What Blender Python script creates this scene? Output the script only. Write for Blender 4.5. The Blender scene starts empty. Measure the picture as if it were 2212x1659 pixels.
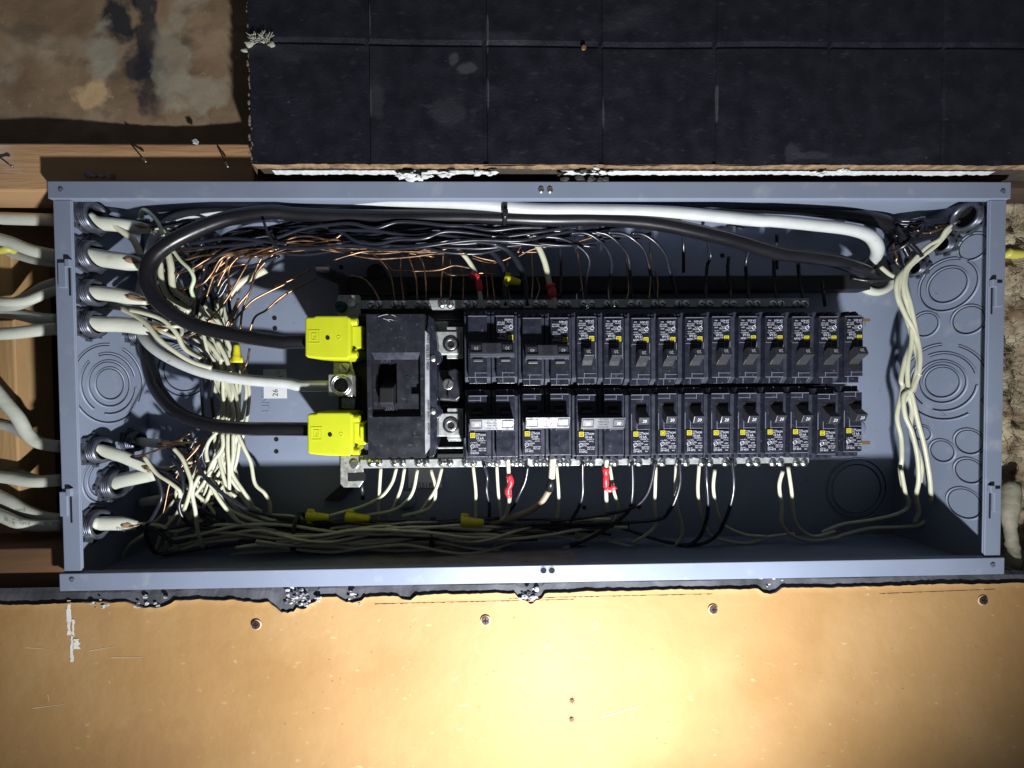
import bpy, math, random
from mathutils import Vector, Matrix
R = math.radians
random.seed(7)
scn = bpy.context.scene
col = scn.collection

# ------------------------------------------------------------------ camera
F_PX, W_PX, H_PX = 874.34, 2212.0, 1659.0
yaw, pit, rol = -0.0191, -0.0202, 0.0087
ROT = (Matrix.Rotation(yaw, 3, 'Z') @ Matrix.Rotation(pit, 3, 'X') @ Matrix.Rotation(rol, 3, 'Y'))
CAM = Vector((-0.0584, -0.3677, -0.0018))
SX, SY = -57.57, 23.12
cd = bpy.data.cameras.new('camera'); cam = bpy.data.objects.new('camera', cd); col.objects.link(cam)
cd.sensor_width = 36; cd.lens = 36 * F_PX / W_PX
cd.shift_x = -SX / W_PX; cd.shift_y = SY / W_PX
cd.clip_start = 0.01; cd.clip_end = 50
cam.matrix_world = Matrix.Translation(CAM) @ (ROT @ Matrix.Rotation(R(90), 3, 'X')).to_4x4()
scn.camera = cam

BW, BH, BD = 0.8631, 0.3615, 0.095
XL, XR, ZB, ZT = -BW / 2, BW / 2, -BH / 2, BH / 2
mm = .001
# ------------------------------------------------------------------ light
w = bpy.data.worlds.new('World'); scn.world = w; w.use_nodes = True
w.node_tree.nodes['Background'].inputs[0].default_value = (0.85, 0.90, 1.0, 1)
w.node_tree.nodes['Background'].inputs[1].default_value = 0.06
def lamp(name, loc, target, power, size, angle, blend=.6, color=(1, 1, 1)):
    l = bpy.data.lights.new(name, 'SPOT'); o = bpy.data.objects.new(name, l); col.objects.link(o)
    l.energy = power; l.shadow_soft_size = size; l.spot_size = R(angle); l.spot_blend = blend; l.color = color
    o.location = loc; o.rotation_euler = (Vector(target) - Vector(loc)).to_track_quat('-Z', 'Y').to_euler()
    return o
lamp('work_light', (0.062, -0.36, -0.46), (-0.06, 0, 0.17), 41, 0.014, 150, 1.0, (0.97, 0.98, 1.0))
scn.view_settings.view_transform = 'Standard'; scn.view_settings.look = 'None'
scn.view_settings.exposure = 0.0; scn.view_settings.gamma = 1
scn.view_settings.use_curve_mapping = False
scn.render.engine = 'CYCLES'
scn.cycles.diffuse_bounces = 1

# ------------------------------------------------------------------ pixel rays -> real points (used as a survey of the place)
def ray(u, v):
    d = Vector(((u - 1106 - SX) / F_PX, 1, -(v - 829.5 - SY) / F_PX))
    return ROT @ d
def U(u, v, h):                       # h: millimetres above the back panel of the box
    d = ray(u, v); y = 0.095 - h / 1000
    return CAM + d * ((y - CAM.y) / d.y)
def UX(u, v, x):                      # on a side wall plane
    d = ray(u, v); return CAM + d * ((x - CAM.x) / d.x)
TILE = {'V': (0, 0, 1), 'A': (0, 351, .293), 'B': (0, 810, .293), 'C': (594, 351, .293), 'D': (594, 810, .293),
        'E': (1188, 351, .293), 'F': (1188, 810, .293), 'G': (1674, 351, .293), 'H': (1674, 810, .293),
        'a': (151, 421, .1953), 'b': (151, 891, .2197), 'c': (972, 637, .1465), 'd': (972, 810, .1465),
        'e': (637, 621, .1758), 'f': (637, 837, .1758), 'L': (0, 0, .3174), 'N': (648, 0, .3662), 'O': (1404, 0, .3652),
        'P': (0, 1188, .5), 'Q': (1106, 1188, .5)}
def T(t, x, y, h):
    a, b, s = TILE[t]; return U(a + x * s, b + y * s, h)
def path(spec):                       # 'A 10 20 30, 15 25 30; B ...'
    out = []
    for seg in spec.split(';'):
        seg = seg.strip()
        if not seg: continue
        t = seg[0]
        for p in seg[1:].split(','):
            x, y, h = [float(q) for q in p.split()]
            out.append(T(t, x, y, h))
    return out

# ------------------------------------------------------------------ materials
MAT = {}
def mat(name, color, rough=.5, metal=0, var=.0, scale=30, bump=0, bscale=200, rvar=0, stretch=(1, 1, 1), c2=None, spec=.5, coat=0, emit=None, detail=4, lo=.35, hi=.65, trans=0):
    m = bpy.data.materials.new(name); m.use_nodes = True; nt = m.node_tree; b = nt.nodes['Principled BSDF']
    b.inputs['Base Color'].default_value = (*color, 1); b.inputs['Roughness'].default_value = rough; b.inputs['Metallic'].default_value = metal
    b.inputs['Specular IOR Level'].default_value = spec; b.inputs['Coat Weight'].default_value = coat
    if trans: b.inputs['Transmission Weight'].default_value = trans
    tc = nt.nodes.new('ShaderNodeTexCoord'); mp = nt.nodes.new('ShaderNodeMapping'); mp.inputs['Scale'].default_value = stretch
    g = nt.nodes.new('ShaderNodeNewGeometry'); nt.links.new(g.outputs['Position'], mp.inputs[0])
    n = nt.nodes.new('ShaderNodeTexNoise'); n.inputs['Scale'].default_value = scale; n.inputs['Detail'].default_value = detail
    nt.links.new(mp.outputs[0], n.inputs['Vector'])
    if c2 or var:
        c2 = c2 or tuple(c * (1 - var) for c in color)
        r = nt.nodes.new('ShaderNodeValToRGB'); r.color_ramp.elements[0].position = lo; r.color_ramp.elements[1].position = hi
        r.color_ramp.elements[0].color = (*c2, 1); r.color_ramp.elements[1].color = (*color, 1)
        nt.links.new(n.outputs[0], r.inputs[0]); nt.links.new(r.outputs[0], b.inputs['Base Color'])
        m['ramp'] = r.name
    if rvar:
        mr = nt.nodes.new('ShaderNodeMapRange'); mr.inputs[3].default_value = rough - rvar; mr.inputs[4].default_value = rough + rvar
        mr.inputs[1].default_value = .3; mr.inputs[2].default_value = .7
        nt.links.new(n.outputs[0], mr.inputs[0]); nt.links.new(mr.outputs[0], b.inputs['Roughness'])
    if bump:
        n2 = nt.nodes.new('ShaderNodeTexNoise'); n2.inputs['Scale'].default_value = bscale; n2.inputs['Detail'].default_value = 5
        nt.links.new(mp.outputs[0], n2.inputs['Vector'])
        bp = nt.nodes.new('ShaderNodeBump'); bp.inputs['Strength'].default_value = bump; bp.inputs['Distance'].default_value = .002
        nt.links.new(n2.outputs[0], bp.inputs['Height']); nt.links.new(bp.outputs[0], b.inputs['Normal'])
    MAT[name] = m; return m
def layer(m, color, scale, lo, hi, stretch=(1, 1, 1), seed=0.0, detail=6, voronoi=False):
    """stains: mixes a second colour over the first by its own noise"""
    nt = m.node_tree; b = nt.nodes['Principled BSDF']; inp = b.inputs['Base Color']
    g = nt.nodes.new('ShaderNodeNewGeometry'); mp = nt.nodes.new('ShaderNodeMapping')
    mp.inputs['Scale'].default_value = stretch; mp.inputs['Location'].default_value = (seed, seed * .7, seed * 1.3)
    nt.links.new(g.outputs['Position'], mp.inputs[0])
    n = nt.nodes.new('ShaderNodeTexNoise'); n.inputs['Scale'].default_value = scale; n.inputs['Detail'].default_value = detail
    nt.links.new(mp.outputs[0], n.inputs['Vector'])
    mr = nt.nodes.new('ShaderNodeMapRange'); mr.inputs[1].default_value = lo; mr.inputs[2].default_value = hi
    nt.links.new(n.outputs[0], mr.inputs[0])
    mx = nt.nodes.new('ShaderNodeMix'); mx.data_type = 'RGBA'
    if inp.links: nt.links.new(inp.links[0].from_socket, mx.inputs['A'])
    else: mx.inputs['A'].default_value = inp.default_value[:]
    mx.inputs['B'].default_value = (*color, 1)
    nt.links.new(mr.outputs[0], mx.inputs['Factor']); nt.links.new(mx.outputs['Result'], inp)
def spots(m, color, lst):
    """stains at real places: list of (x, z, rx, rz, softness)"""
    nt = m.node_tree; b = nt.nodes['Principled BSDF']; inp = b.inputs['Base Color']
    g = nt.nodes.new('ShaderNodeNewGeometry')
    n = nt.nodes.new('ShaderNodeTexNoise'); n.inputs['Scale'].default_value = 55; n.inputs['Detail'].default_value = 6
    nt.links.new(g.outputs['Position'], n.inputs['Vector'])
    for (x, z, rx, rz, amt) in lst:
        mp = nt.nodes.new('ShaderNodeMapping'); mp.vector_type = 'TEXTURE'
        mp.inputs['Location'].default_value = (x, 0, z); mp.inputs['Scale'].default_value = (rx, 1e3, rz)
        nt.links.new(g.outputs['Position'], mp.inputs[0])
        ln = nt.nodes.new('ShaderNodeVectorMath'); ln.operation = 'LENGTH'; nt.links.new(mp.outputs[0], ln.inputs[0])
        ad = nt.nodes.new('ShaderNodeMath'); ad.operation = 'MULTIPLY_ADD'; ad.inputs[1].default_value = 2.2
        nt.links.new(n.outputs[0], ad.inputs[0]); nt.links.new(ln.outputs['Value'], ad.inputs[2])
        mr = nt.nodes.new('ShaderNodeMapRange'); mr.inputs[1].default_value = 1.75; mr.inputs[2].default_value = 2.15
        mr.inputs[3].default_value = amt; mr.inputs[4].default_value = 0
        nt.links.new(ad.outputs[0], mr.inputs[0])
        mx = nt.nodes.new('ShaderNodeMix'); mx.data_type = 'RGBA'
        if inp.links: nt.links.new(inp.links[0].from_socket, mx.inputs['A'])
        else: mx.inputs['A'].default_value = inp.default_value[:]
        mx.inputs['B'].default_value = (*color, 1)
        nt.links.new(mr.outputs[0], mx.inputs['Factor']); nt.links.new(mx.outputs['Result'], inp)

M_PAINT = mat('grey_paint', (0.225, 0.265, 0.355), .44, var=.10, scale=9, bump=.10, bscale=60, rvar=.08)
layer(M_PAINT, (0.33, 0.36, 0.41), 45, .60, .85, seed=2.5, detail=8)
layer(M_PAINT, (0.10, 0.11, 0.13), 70, .70, .82, seed=7.5, detail=8)
M_PAINT2 = mat('grey_paint_dark', (0.11, 0.128, 0.17), .5)
M_BLK = mat('black_plastic', (0.018, 0.019, 0.026), .38, var=.25, scale=90, bump=.1, bscale=1400, rvar=.12)
layer(M_BLK, (0.055, 0.056, 0.066), 260, .60, .74)
M_BLK2 = mat('black_plastic_matte', (0.012, 0.012, 0.015), .6, var=.3, scale=60)
M_BREAK = mat('breaker_case', (0.019, 0.021, 0.034), .29, var=.3, scale=130, bump=.12, bscale=1500, rvar=.12)
layer(M_BREAK, (0.10, 0.10, 0.125), 330, .62, .74)
M_SHOULD = mat('breaker_shoulder', (0.034, 0.037, 0.056), .42, var=.3, scale=130, rvar=.1)
M_HANDLE = mat('handle_plastic', (0.032, 0.033, 0.040), .33, rvar=.08, scale=300)
M_TIEBAR = mat('tie_bar_plastic', (0.055, 0.057, 0.072), .40, rvar=.08, scale=300)
M_LABEL = mat('label_black', (0.010, 0.011, 0.020), .35)
M_INK = mat('label_print_white', (0.62, 0.64, 0.72), .5)
M_INKD = mat('print_black', (0.02, 0.02, 0.02), .6)
M_YEL = mat('yellow_print', (0.66, 0.58, 0.03), .5)
M_COVER = mat('yellow_cover', (0.52, 0.57, 0.02), .36, var=.06, scale=50, bump=.05, bscale=500)
layer(M_COVER, (0.45, 0.46, 0.02), 90, .63, .78)
M_ENG = mat('yellow_recess', (0.50, 0.54, 0.015), .5)
M_NUT = mat('yellow_wirenut', (0.66, 0.60, 0.02), .4, var=.15, scale=200)
M_STEEL = mat('tinned_metal', (0.48, 0.49, 0.46), .32, metal=.5, var=.3, scale=220, bump=.25, bscale=500, rvar=.12)
M_BAR = mat('bar_metal', (0.46, 0.48, 0.47), .38, metal=.4, var=.25, scale=150, bump=.1, bscale=700, rvar=.1)
M_SCREW = mat('screw_metal', (0.78, 0.79, 0.78), .34, metal=1, var=.4, scale=500)
M_GREEN = mat('green_screw', (0.02, 0.10, 0.085), .3, metal=.5)
M_CONN = mat('zinc_connector', (0.16, 0.175, 0.22), .36, metal=.7, var=.35, scale=180, rvar=.1)
M_CBLK = mat('cable_black', (0.010, 0.010, 0.013), .30, var=.2, scale=60, bump=.06, bscale=260, rvar=.08, stretch=(.3, 1, 1))
M_CWHT = mat('cable_white', (0.56, 0.58, 0.57), .38, var=.1, scale=60, bump=.05, bscale=300)
layer(M_CWHT, (0.25, 0.24, 0.24), 160, .68, .76, stretch=(.35, 1, 1))
M_WBLK = mat('wire_black', (0.016, 0.017, 0.026), .27, rvar=.06, scale=120)
M_WWHT = mat('wire_white', (0.58, 0.58, 0.43), .35, var=.12, scale=90)
M_WGRN = mat('wire_pale_green', (0.56, 0.66, 0.44), .35, var=.1, scale=90)
M_NM = mat('nm_jacket', (0.58, 0.60, 0.51), .45, var=.12, scale=40, bump=.3, bscale=110, stretch=(.5, 1, 1))
layer(M_NM, (0.36, 0.33, 0.26), 55, .62, .80, seed=3.3, detail=8)
M_NMG = mat('nm_jacket_grey_shade', (0.42, 0.44, 0.40), .5, var=.15, scale=40, bump=.15, bscale=160)  # greyed copy of the white jacket, shade put into the colour
M_NMY = mat('nm_jacket_yellow', (0.6, 0.56, 0.10), .45, var=.1, scale=40)
M_PAPER = mat('kraft_filler', (0.30, 0.19, 0.11), .8, var=.35, scale=300)
M_COP = mat('copper', (0.46, 0.29, 0.18), .40, metal=1, var=.45, scale=140, rvar=.1)
M_RED = mat('red_tape', (0.62, 0.03, 0.045), .35, var=.2, scale=200, bump=.3, bscale=300)
M_WSTK = mat('white_sticker', (0.66, 0.68, 0.70), .45, var=.05, scale=60)
M_CLEARSTK = mat('foil_sticker', (0.34, 0.31, 0.31), .35, var=.3, scale=80)
M_HOLE = mat('dark_hole', (0.003, 0.003, 0.004), .9)
M_TAN = mat('tan_wallboard', (0.37, 0.222, 0.092), .62, c2=(0.33, 0.19, 0.074), scale=9, spec=.25, bump=.32, bscale=75, rvar=.07, detail=6)
layer(M_TAN, (0.50, 0.36, 0.19), 150, .66, .78, seed=3, stretch=(.6, 1, 1.2))
layer(M_TAN, (0.42, 0.27, 0.125), 8, .50, .80, seed=15)
layer(M_TAN, (0.31, 0.18, 0.075), 12, .68, .76, seed=8)
M_TANE = mat('tan_lifted_paper', (0.66, 0.50, 0.30), .6, var=.2, scale=60, bump=.4, bscale=90)
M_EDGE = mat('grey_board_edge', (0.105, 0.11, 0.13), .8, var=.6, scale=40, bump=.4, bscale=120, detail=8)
M_GYP = mat('gypsum_white', (0.60, 0.62, 0.63), .85, var=.18, scale=300, bump=.5, bscale=300)
M_GYPD = mat('crumbled_plaster', (0.42, 0.44, 0.47), .85, c2=(0.03, 0.032, 0.04), scale=110, bump=.6, bscale=200, lo=.36, hi=.46)
M_BOARD = mat('black_wallboard', (0.0085, 0.0095, 0.0165), .55, var=.35, scale=60, bump=.25, bscale=500, rvar=.1)
layer(M_BOARD, (0.03, 0.033, 0.045), 130, .60, .85, stretch=(.6, 1, 1.3), seed=5)
layer(M_BOARD, (0.07, 0.073, 0.085), 300, .70, .80, stretch=(.35, 1, 1), seed=9)
layer(M_BOARD, (0.040, 0.042, 0.053), 22, .60, .85, stretch=(.4, 1, 1.4), seed=19, detail=9)
M_BRNP = mat('brown_paper_edge', (0.34, 0.22, 0.12), .8, c2=(0.13, 0.08, 0.045), scale=120, bump=.5, bscale=300)
M_WOOD = mat('pine_beam', (0.50, 0.30, 0.15), .6, c2=(0.33, 0.18, 0.085), scale=22, bump=.35, bscale=120, stretch=(.25, 1, 2.2), detail=7)
layer(M_WOOD, (0.52, 0.40, 0.30), 26, .60, .72, stretch=(.5, 1, 1), seed=4)
M_STUD = mat('pine_stud', (0.46, 0.29, 0.13), .65, c2=(0.33, 0.19, 0.08), scale=22, bump=.3, bscale=120, stretch=(2.2, 1, .25), detail=7)
M_SHEATH = mat('old_sheathing', (0.27, 0.185, 0.11), .8, c2=(0.17, 0.11, 0.062), scale=14, bump=.25, bscale=90, detail=8)
layer(M_SHEATH, (0.33, 0.26, 0.18), 12, .54, .66, seed=2.2, detail=7)
layer(M_SHEATH, (0.12, 0.085, 0.055), 34, .54, .72, seed=4.4, detail=9, stretch=(.7, 1, 1.3))
layer(M_SHEATH, (0.33, 0.26, 0.17), 200, .66, .74, seed=1.2)
M_CAV = mat('cavity_wood', (0.22, 0.12, 0.055), .8, c2=(0.12, 0.062, 0.028), scale=12, bump=.4, bscale=90, detail=6)
M_INS = mat('insulation_fibre', (0.42, 0.36, 0.24), .9, c2=(0.13, 0.085, 0.045), scale=45, bump=1, bscale=260, detail=8)
M_RUST = mat('rusty_metal', (0.09, 0.05, 0.045), .6, metal=.4, var=.5, scale=300, bump=.4, bscale=600)
M_BRASS = mat('dull_brass', (0.45, 0.30, 0.12), .4, metal=.7)
M_TIE = mat('zip_tie_nylon', (0.014, 0.014, 0.018), .3)

# ------------------------------------------------------------------ mesh builder
def catmull(pts, n=6):
    if len(pts) < 3: return [Vector(p) for p in pts]
    P = [pts[0] * 2 - pts[1]] + list(pts) + [pts[-1] * 2 - pts[-2]]
    out = []
    for i in range(1, len(P) - 2):
        p0, p1, p2, p3 = P[i - 1], P[i], P[i + 1], P[i + 2]
        for k in range(n):
            t = k / n; t2 = t * t; t3 = t2 * t
            out.append(.5 * ((2 * p1) + (p2 - p0) * t + (2 * p0 - 5 * p1 + 4 * p2 - p3) * t2 + (3 * p1 - p0 - 3 * p2 + p3) * t3))
    out.append(P[-2].copy()); return out
_txt = {}
def text_mesh(s):
    if s in _txt: return _txt[s]
    c = bpy.data.curves.new('t', 'FONT'); c.body = s; c.size = 1; c.align_x = 'LEFT'; c.resolution_u = 2
    o = bpy.data.objects.new('t', c); col.objects.link(o)
    bpy.context.view_layer.update()
    me = bpy.data.meshes.new_from_object(o.evaluated_get(bpy.context.evaluated_depsgraph_get()))
    r = ([v.co.copy() for v in me.vertices], [tuple(p.vertices) for p in me.polygons])
    bpy.data.objects.remove(o); bpy.data.curves.remove(c); bpy.data.meshes.remove(me)
    _txt[s] = r; return r
class MB:
    def __init__(s): s.v = []; s.f = []
    def shard(s, c, r, sq=(1, 1, 1)):
        o = len(s.v); s.sphere(c, r, 6, 4, sq); c = Vector(c)
        for i in range(o, len(s.v)): s.v[i] = c + (s.v[i] - c) * random.uniform(.55, 1.35)
        return s
    def add(s, vs, fs):
        o = len(s.v); s.v += [Vector(q) for q in vs]; s.f += [tuple(i + o for i in f) for f in fs]; return s
    def box(s, x0, x1, y0, y1, z0, z1):
        x0, x1 = min(x0, x1), max(x0, x1); y0, y1 = min(y0, y1), max(y0, y1); z0, z1 = min(z0, z1), max(z0, z1)
        return s.add([(x, y, z) for x in (x0, x1) for y in (y0, y1) for z in (z0, z1)],
                     [(0, 1, 3, 2), (4, 6, 7, 5), (0, 4, 5, 1), (2, 3, 7, 6), (0, 2, 6, 4), (1, 5, 7, 3)])
    def prism(s, poly, a, b, axis='x'):
        """poly of 2D pts extruded from a to b; axis x: poly=(y,z); axis y: poly=(x,z); axis z: poly=(x,y)"""
        def m(p, t): return {'x': (t, p[0], p[1]), 'y': (p[0], t, p[1]), 'z': (p[0], p[1], t)}[axis]
        n = len(poly)
        return s.add([m(p, a) for p in poly] + [m(p, b) for p in poly],
                     [tuple(range(n)), tuple(range(2 * n - 1, n - 1, -1))] + [(i, (i + 1) % n, n + (i + 1) % n, n + i)[::-1] for i in range(n)])
    def cyl(s, c, axis, r, l, n=20, r2=None, inner=0):
        c = Vector(c); a = Vector(axis).normalized(); u = a.orthogonal().normalized(); w_ = a.cross(u)
        r2 = r if r2 is None else r2
        ring = lambda q, rr: [q + (u * math.cos(t) + w_ * math.sin(t)) * rr for t in [2 * math.pi * k / n for k in range(n)]]
        if inner:
            vs = ring(c, r) + ring(c + a * l, r2) + ring(c + a * l, inner) + ring(c, inner); fs = []
            for j in range(4):
                k = (j + 1) % 4
                fs += [(j * n + i, j * n + (i + 1) % n, k * n + (i + 1) % n, k * n + i) for i in range(n)]
            return s.add(vs, fs)
        vs = ring(c, r) + ring(c + a * l, r2)
        return s.add(vs, [tuple(range(n))[::-1], tuple(range(n, 2 * n))] + [(i, (i + 1) % n, n + (i + 1) % n, n + i) for i in range(n)])
    def torus(s, c, axis, R_, r, n=40, m=8, a0=0, a1=2 * math.pi, flat=1):
        c = Vector(c); a = Vector(axis).normalized()
        u = Vector((0, 0, 1)) if abs(a.z) < .9 else Vector((1, 0, 0)); w_ = a.cross(u)
        full = abs(a1 - a0 - 2 * math.pi) < 1e-6; k = n if full else n + 1; vs = []
        for i in range(k):
            t = a0 + (a1 - a0) * i / n; d = u * math.cos(t) + w_ * math.sin(t)
            for j in range(m):
                q = 2 * math.pi * j / m; vs.append(c + d * (R_ + r * math.cos(q)) + a * r * math.sin(q) * flat)
        fs = []
        for i in range(n if full else n):
            i2 = (i + 1) % k
            fs += [(i * m + j, i * m + (j + 1) % m, i2 * m + (j + 1) % m, i2 * m + j) for j in range(m)]
        return s.add(vs, fs)
    def tube(s, pts, r, n=8, sub=6, rad=None, flat=1.0, up=None, jit=0):
        P = catmull(pts, sub); N = len(P); vs = []
        tan = (P[1] - P[0]).normalized(); nr = (up or Vector((0, -1, 0))); nr = (nr - tan * nr.dot(tan))
        nr = nr.normalized() if nr.length > 1e-4 else tan.orthogonal().normalized()
        for i, p in enumerate(P):
            t = (P[min(i + 1, N - 1)] - P[max(i - 1, 0)])
            t = t.normalized() if t.length > 1e-9 else tan
            nr = nr - t * nr.dot(t); nr = nr.normalized() if nr.length > 1e-6 else t.orthogonal().normalized()
            b = t.cross(nr); rr = r * (rad(i / (N - 1)) if rad else 1) * (1 + random.uniform(-jit, jit))
            for k in range(n):
                q = 2 * math.pi * k / n; vs.append(p + nr * math.cos(q) * rr * flat + b * math.sin(q) * rr)
        fs = [tuple(range(n))[::-1], tuple(range((N - 1) * n, N * n))]
        for i in range(N - 1):
            fs += [(i * n + k, i * n + (k + 1) % n, (i + 1) * n + (k + 1) % n, (i + 1) * n + k) for k in range(n)]
        return s.add(vs, fs)
    def shear(s, z0, k):
        for q in s.v: q.y += (q.z - z0) * k
        return s
    def text(s, txt, size, x, z, y, rot=0, align='l', sx=1.0, mirror=False):
        vs, fs = text_mesh(txt)
        if not vs: return s
        wd = max(q.x for q in vs); o = {'l': 0, 'c': -wd / 2, 'r': -wd}[align]
        c, sn = math.cos(rot), math.sin(rot); out = []
        for q in vs:
            a, b = (q.x + o) * size * sx, q.y * size
            out.append((x + a * c - b * sn, y, z + a * sn + b * c))
        return s.add(out, fs)
    def sphere(s, c, r, n=12, m=8, sq=(1, 1, 1)):
        c = Vector(c); vs = [c + Vector((0, 0, r * sq[2]))]
        for i in range(1, m):
            t = math.pi * i / m
            vs += [c + Vector((r * math.sin(t) * math.cos(2 * math.pi * k / n) * sq[0], r * math.sin(t) * math.sin(2 * math.pi * k / n) * sq[1], r * math.cos(t) * sq[2])) for k in range(n)]
        vs.append(c + Vector((0, 0, -r * sq[2]))); fs = [(0, 1 + k, 1 + (k + 1) % n) for k in range(n)]
        for i in range(m - 2):
            fs += [(1 + i * n + k, 1 + (i + 1) * n + k, 1 + (i + 1) * n + (k + 1) % n, 1 + i * n + (k + 1) % n) for k in range(n)]
        L = len(vs) - 1; fs += [(L, 1 + (m - 2) * n + (k + 1) % n, 1 + (m - 2) * n + k) for k in range(n)]
        return s.add(vs, fs)
    def build(s, name, material, parent=None, origin=None, bevel=0, smooth=False, seg=2):
        if parent is not None and origin is None:
            origin = world_of(parent)
        elif origin is None:
            origin = sum(s.v, Vector()) / len(s.v)
        origin = Vector(origin)
        me = bpy.data.meshes.new(name); me.from_pydata([tuple(q - origin) for q in s.v], [], s.f); me.update()
        me.materials.append(material)
        if smooth:
            for p in me.polygons: p.use_smooth = True
        o = bpy.data.objects.new(name, me); col.objects.link(o)
        if parent is not None: o.parent = parent
        else: o.location = origin
        if bevel:
            b = o.modifiers.new('bevel', 'BEVEL'); b.width = bevel; b.segments = seg; b.limit_method = 'ANGLE'; b.angle_limit = R(40)
            b.harden_normals = False
        return o
def world_of(o):
    v = Vector((0, 0, 0))
    while o is not None: v += o.location; o = o.parent
    return v
def tag(o, label=None, cat=None, group=None, kind=None):
    if label: o['label'] = label
    if cat: o['category'] = cat
    if group: o['group'] = group
    if kind: o['kind'] = kind
    return o
def thing(name, label, cat, loc=(0, 0, 0), group=None):
    o = bpy.data.objects.new(name, None); col.objects.link(o); o.location = loc; o.empty_display_size = .02
    return tag(o, label, cat, group)
def copy_tree(o, parent=None):
    c = o.copy(); col.objects.link(c); c.parent = parent
    for ch in list(o.children): copy_tree(ch, c)
    return c
def grid_patch(pts_fn, nx, nz):
    vs = [pts_fn(i / nx, j / nz) for j in range(nz + 1) for i in range(nx + 1)]
    fs = [(j * (nx + 1) + i, j * (nx + 1) + i + 1, (j + 1) * (nx + 1) + i + 1, (j + 1) * (nx + 1) + i) for j in range(nz) for i in range(nx)]
    return vs, fs


# ================================================================== SURROUNDINGS
# --- old sheathing behind the beam, upper left
p0 = U(-260, 400, 49); p1 = U(560, -160, 49)
vs, fs = grid_patch(lambda s, t: Vector((p0.x + (p1.x - p0.x) * s, p0.y + .0035 * math.sin(9 * s + 4 * t) * math.cos(7 * t + 2 * s) + random.uniform(-.0004, .0004), p0.z + (p1.z - p0.z) * t)), 60, 40)
o = MB().add(vs, fs).build('sheathing', M_SHEATH, smooth=True)
sol = o.modifiers.new('solid', 'SOLIDIFY'); sol.thickness = .012; sol.offset = 1
tag(o, 'weathered brown fibre sheathing with black stains and torn paper, above the pine beam', 'sheathing')
def S(x, y, h): q = T('L', x, y, h); return (q.x, q.z)
a = S(860, 190, 49); b = S(1060, 300, 49); c_ = S(1020, 520, 49); d_ = S(1110, 640, 49)
spots(M_SHEATH, (0.012, 0.013, 0.02), [(a[0], a[1], .017, .026, .95), (b[0], b[1], .013, .060, .9), (c_[0], c_[1], .018, .024, .85), (d_[0], d_[1], .017, .034, .8)])
a = S(770, 430, 49); b = S(700, 720, 49); c_ = S(1230, 500, 49); d_ = S(1400, 690, 49)
spots(M_SHEATH, (0.34, 0.31, 0.23), [(a[0], a[1], .015, .032, .85), (c_[0], c_[1], .022, .05, .5), (d_[0], d_[1], .035, .022, .6)])
spots(M_SHEATH, (0.52, 0.36, 0.19), [(b[0], b[1], .020, .016, .95)])
# torn paper flaps on the sheathing
fl = MB()
for (x, y, dx, dy) in [(720, 600, 90, 150), (960, 790, 60, 50), (1190, 430, 50, 70), (640, 330, 70, 120), (330, 130, 380, 150), (1500, 130, 90, 30)]:
    q = T('L', x, y, 50.5); r_ = T('L', x + dx, y + dy, 50.5); k = 9
    for i in range(k):
        s0, s1 = i / k, (i + 1) / k
        A_ = q.lerp(r_, s0); B_ = q.lerp(r_, s1); wd = .0022 + random.random() * .003
        fl.add([A_, B_, B_ + Vector((wd, -.003 * random.random(), wd * .5)), A_ + Vector((wd, -.003 * random.random(), wd))], [(0, 1, 2, 3)])
f_ = fl.build('paper_flap', mat('torn_paper', (0.30, 0.25, 0.17), .85, var=.4, scale=200), o)

# --- cavity back on the left and right of the box
o = MB().box(-.95, XL - .002, .112, .124, -.215, .30).build('cavity_backing', M_CAV)
tag(o, 'dark brown wood backing of the wall cavity left of the grey box', 'backing')
o = MB().box(XR + .002, 1.0, .112, .124, -.26, .30).build('cavity_backing', M_CAV)
tag(o, 'dark brown wood backing of the wall cavity right of the grey box', 'backing')
q = U(-30, 640, 20); r_ = U(62, 640, 20)
o = MB().box(q.x - .02, r_.x, .060, .098, -.2, .14).build('wood_stud', M_STUD, bevel=.0015)
tag(o, 'upright pine stud behind the white cables at the left edge of the photo', 'stud')
q = U(-200, 1200, 5)
o = MB().box(-.9, XL - .006, .018, .111, -.205, -.150).build('wood_block', mat('dark_block', (0.17, 0.09, 0.042), .7, var=.4, scale=16, bump=.3, bscale=100, stretch=(.3, 1, 2), detail=7), bevel=.0015)
tag(o, 'dark brown wood block low in the cavity left of the box', 'wood block')

# --- pine beam (header) above the box on the left
zt = U(300, 309, 79).z; zb = U(60, 412, 79).z
vs = MB().box(-.95, U(548, 330, 79).x, .016, .054, zb, zt)
o = vs.build('wood_beam', M_WOOD, bevel=.0018); tag(o, 'rough pine beam running above the left end of the box', 'beam')
beam = o
bx = MB().box(U(548, 330, 79).x + .001, .98, .016, .054, ZT + .003, zt + .02)
o = bx.build('wood_beam', mat('dark_beam', (0.07, 0.042, 0.028), .8, var=.5, scale=40, bump=.5, bscale=90, stretch=(.3, 1, 1)), bevel=.001)
tag(o, 'dark old beam in the gap between the black board and the box', 'beam')
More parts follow.
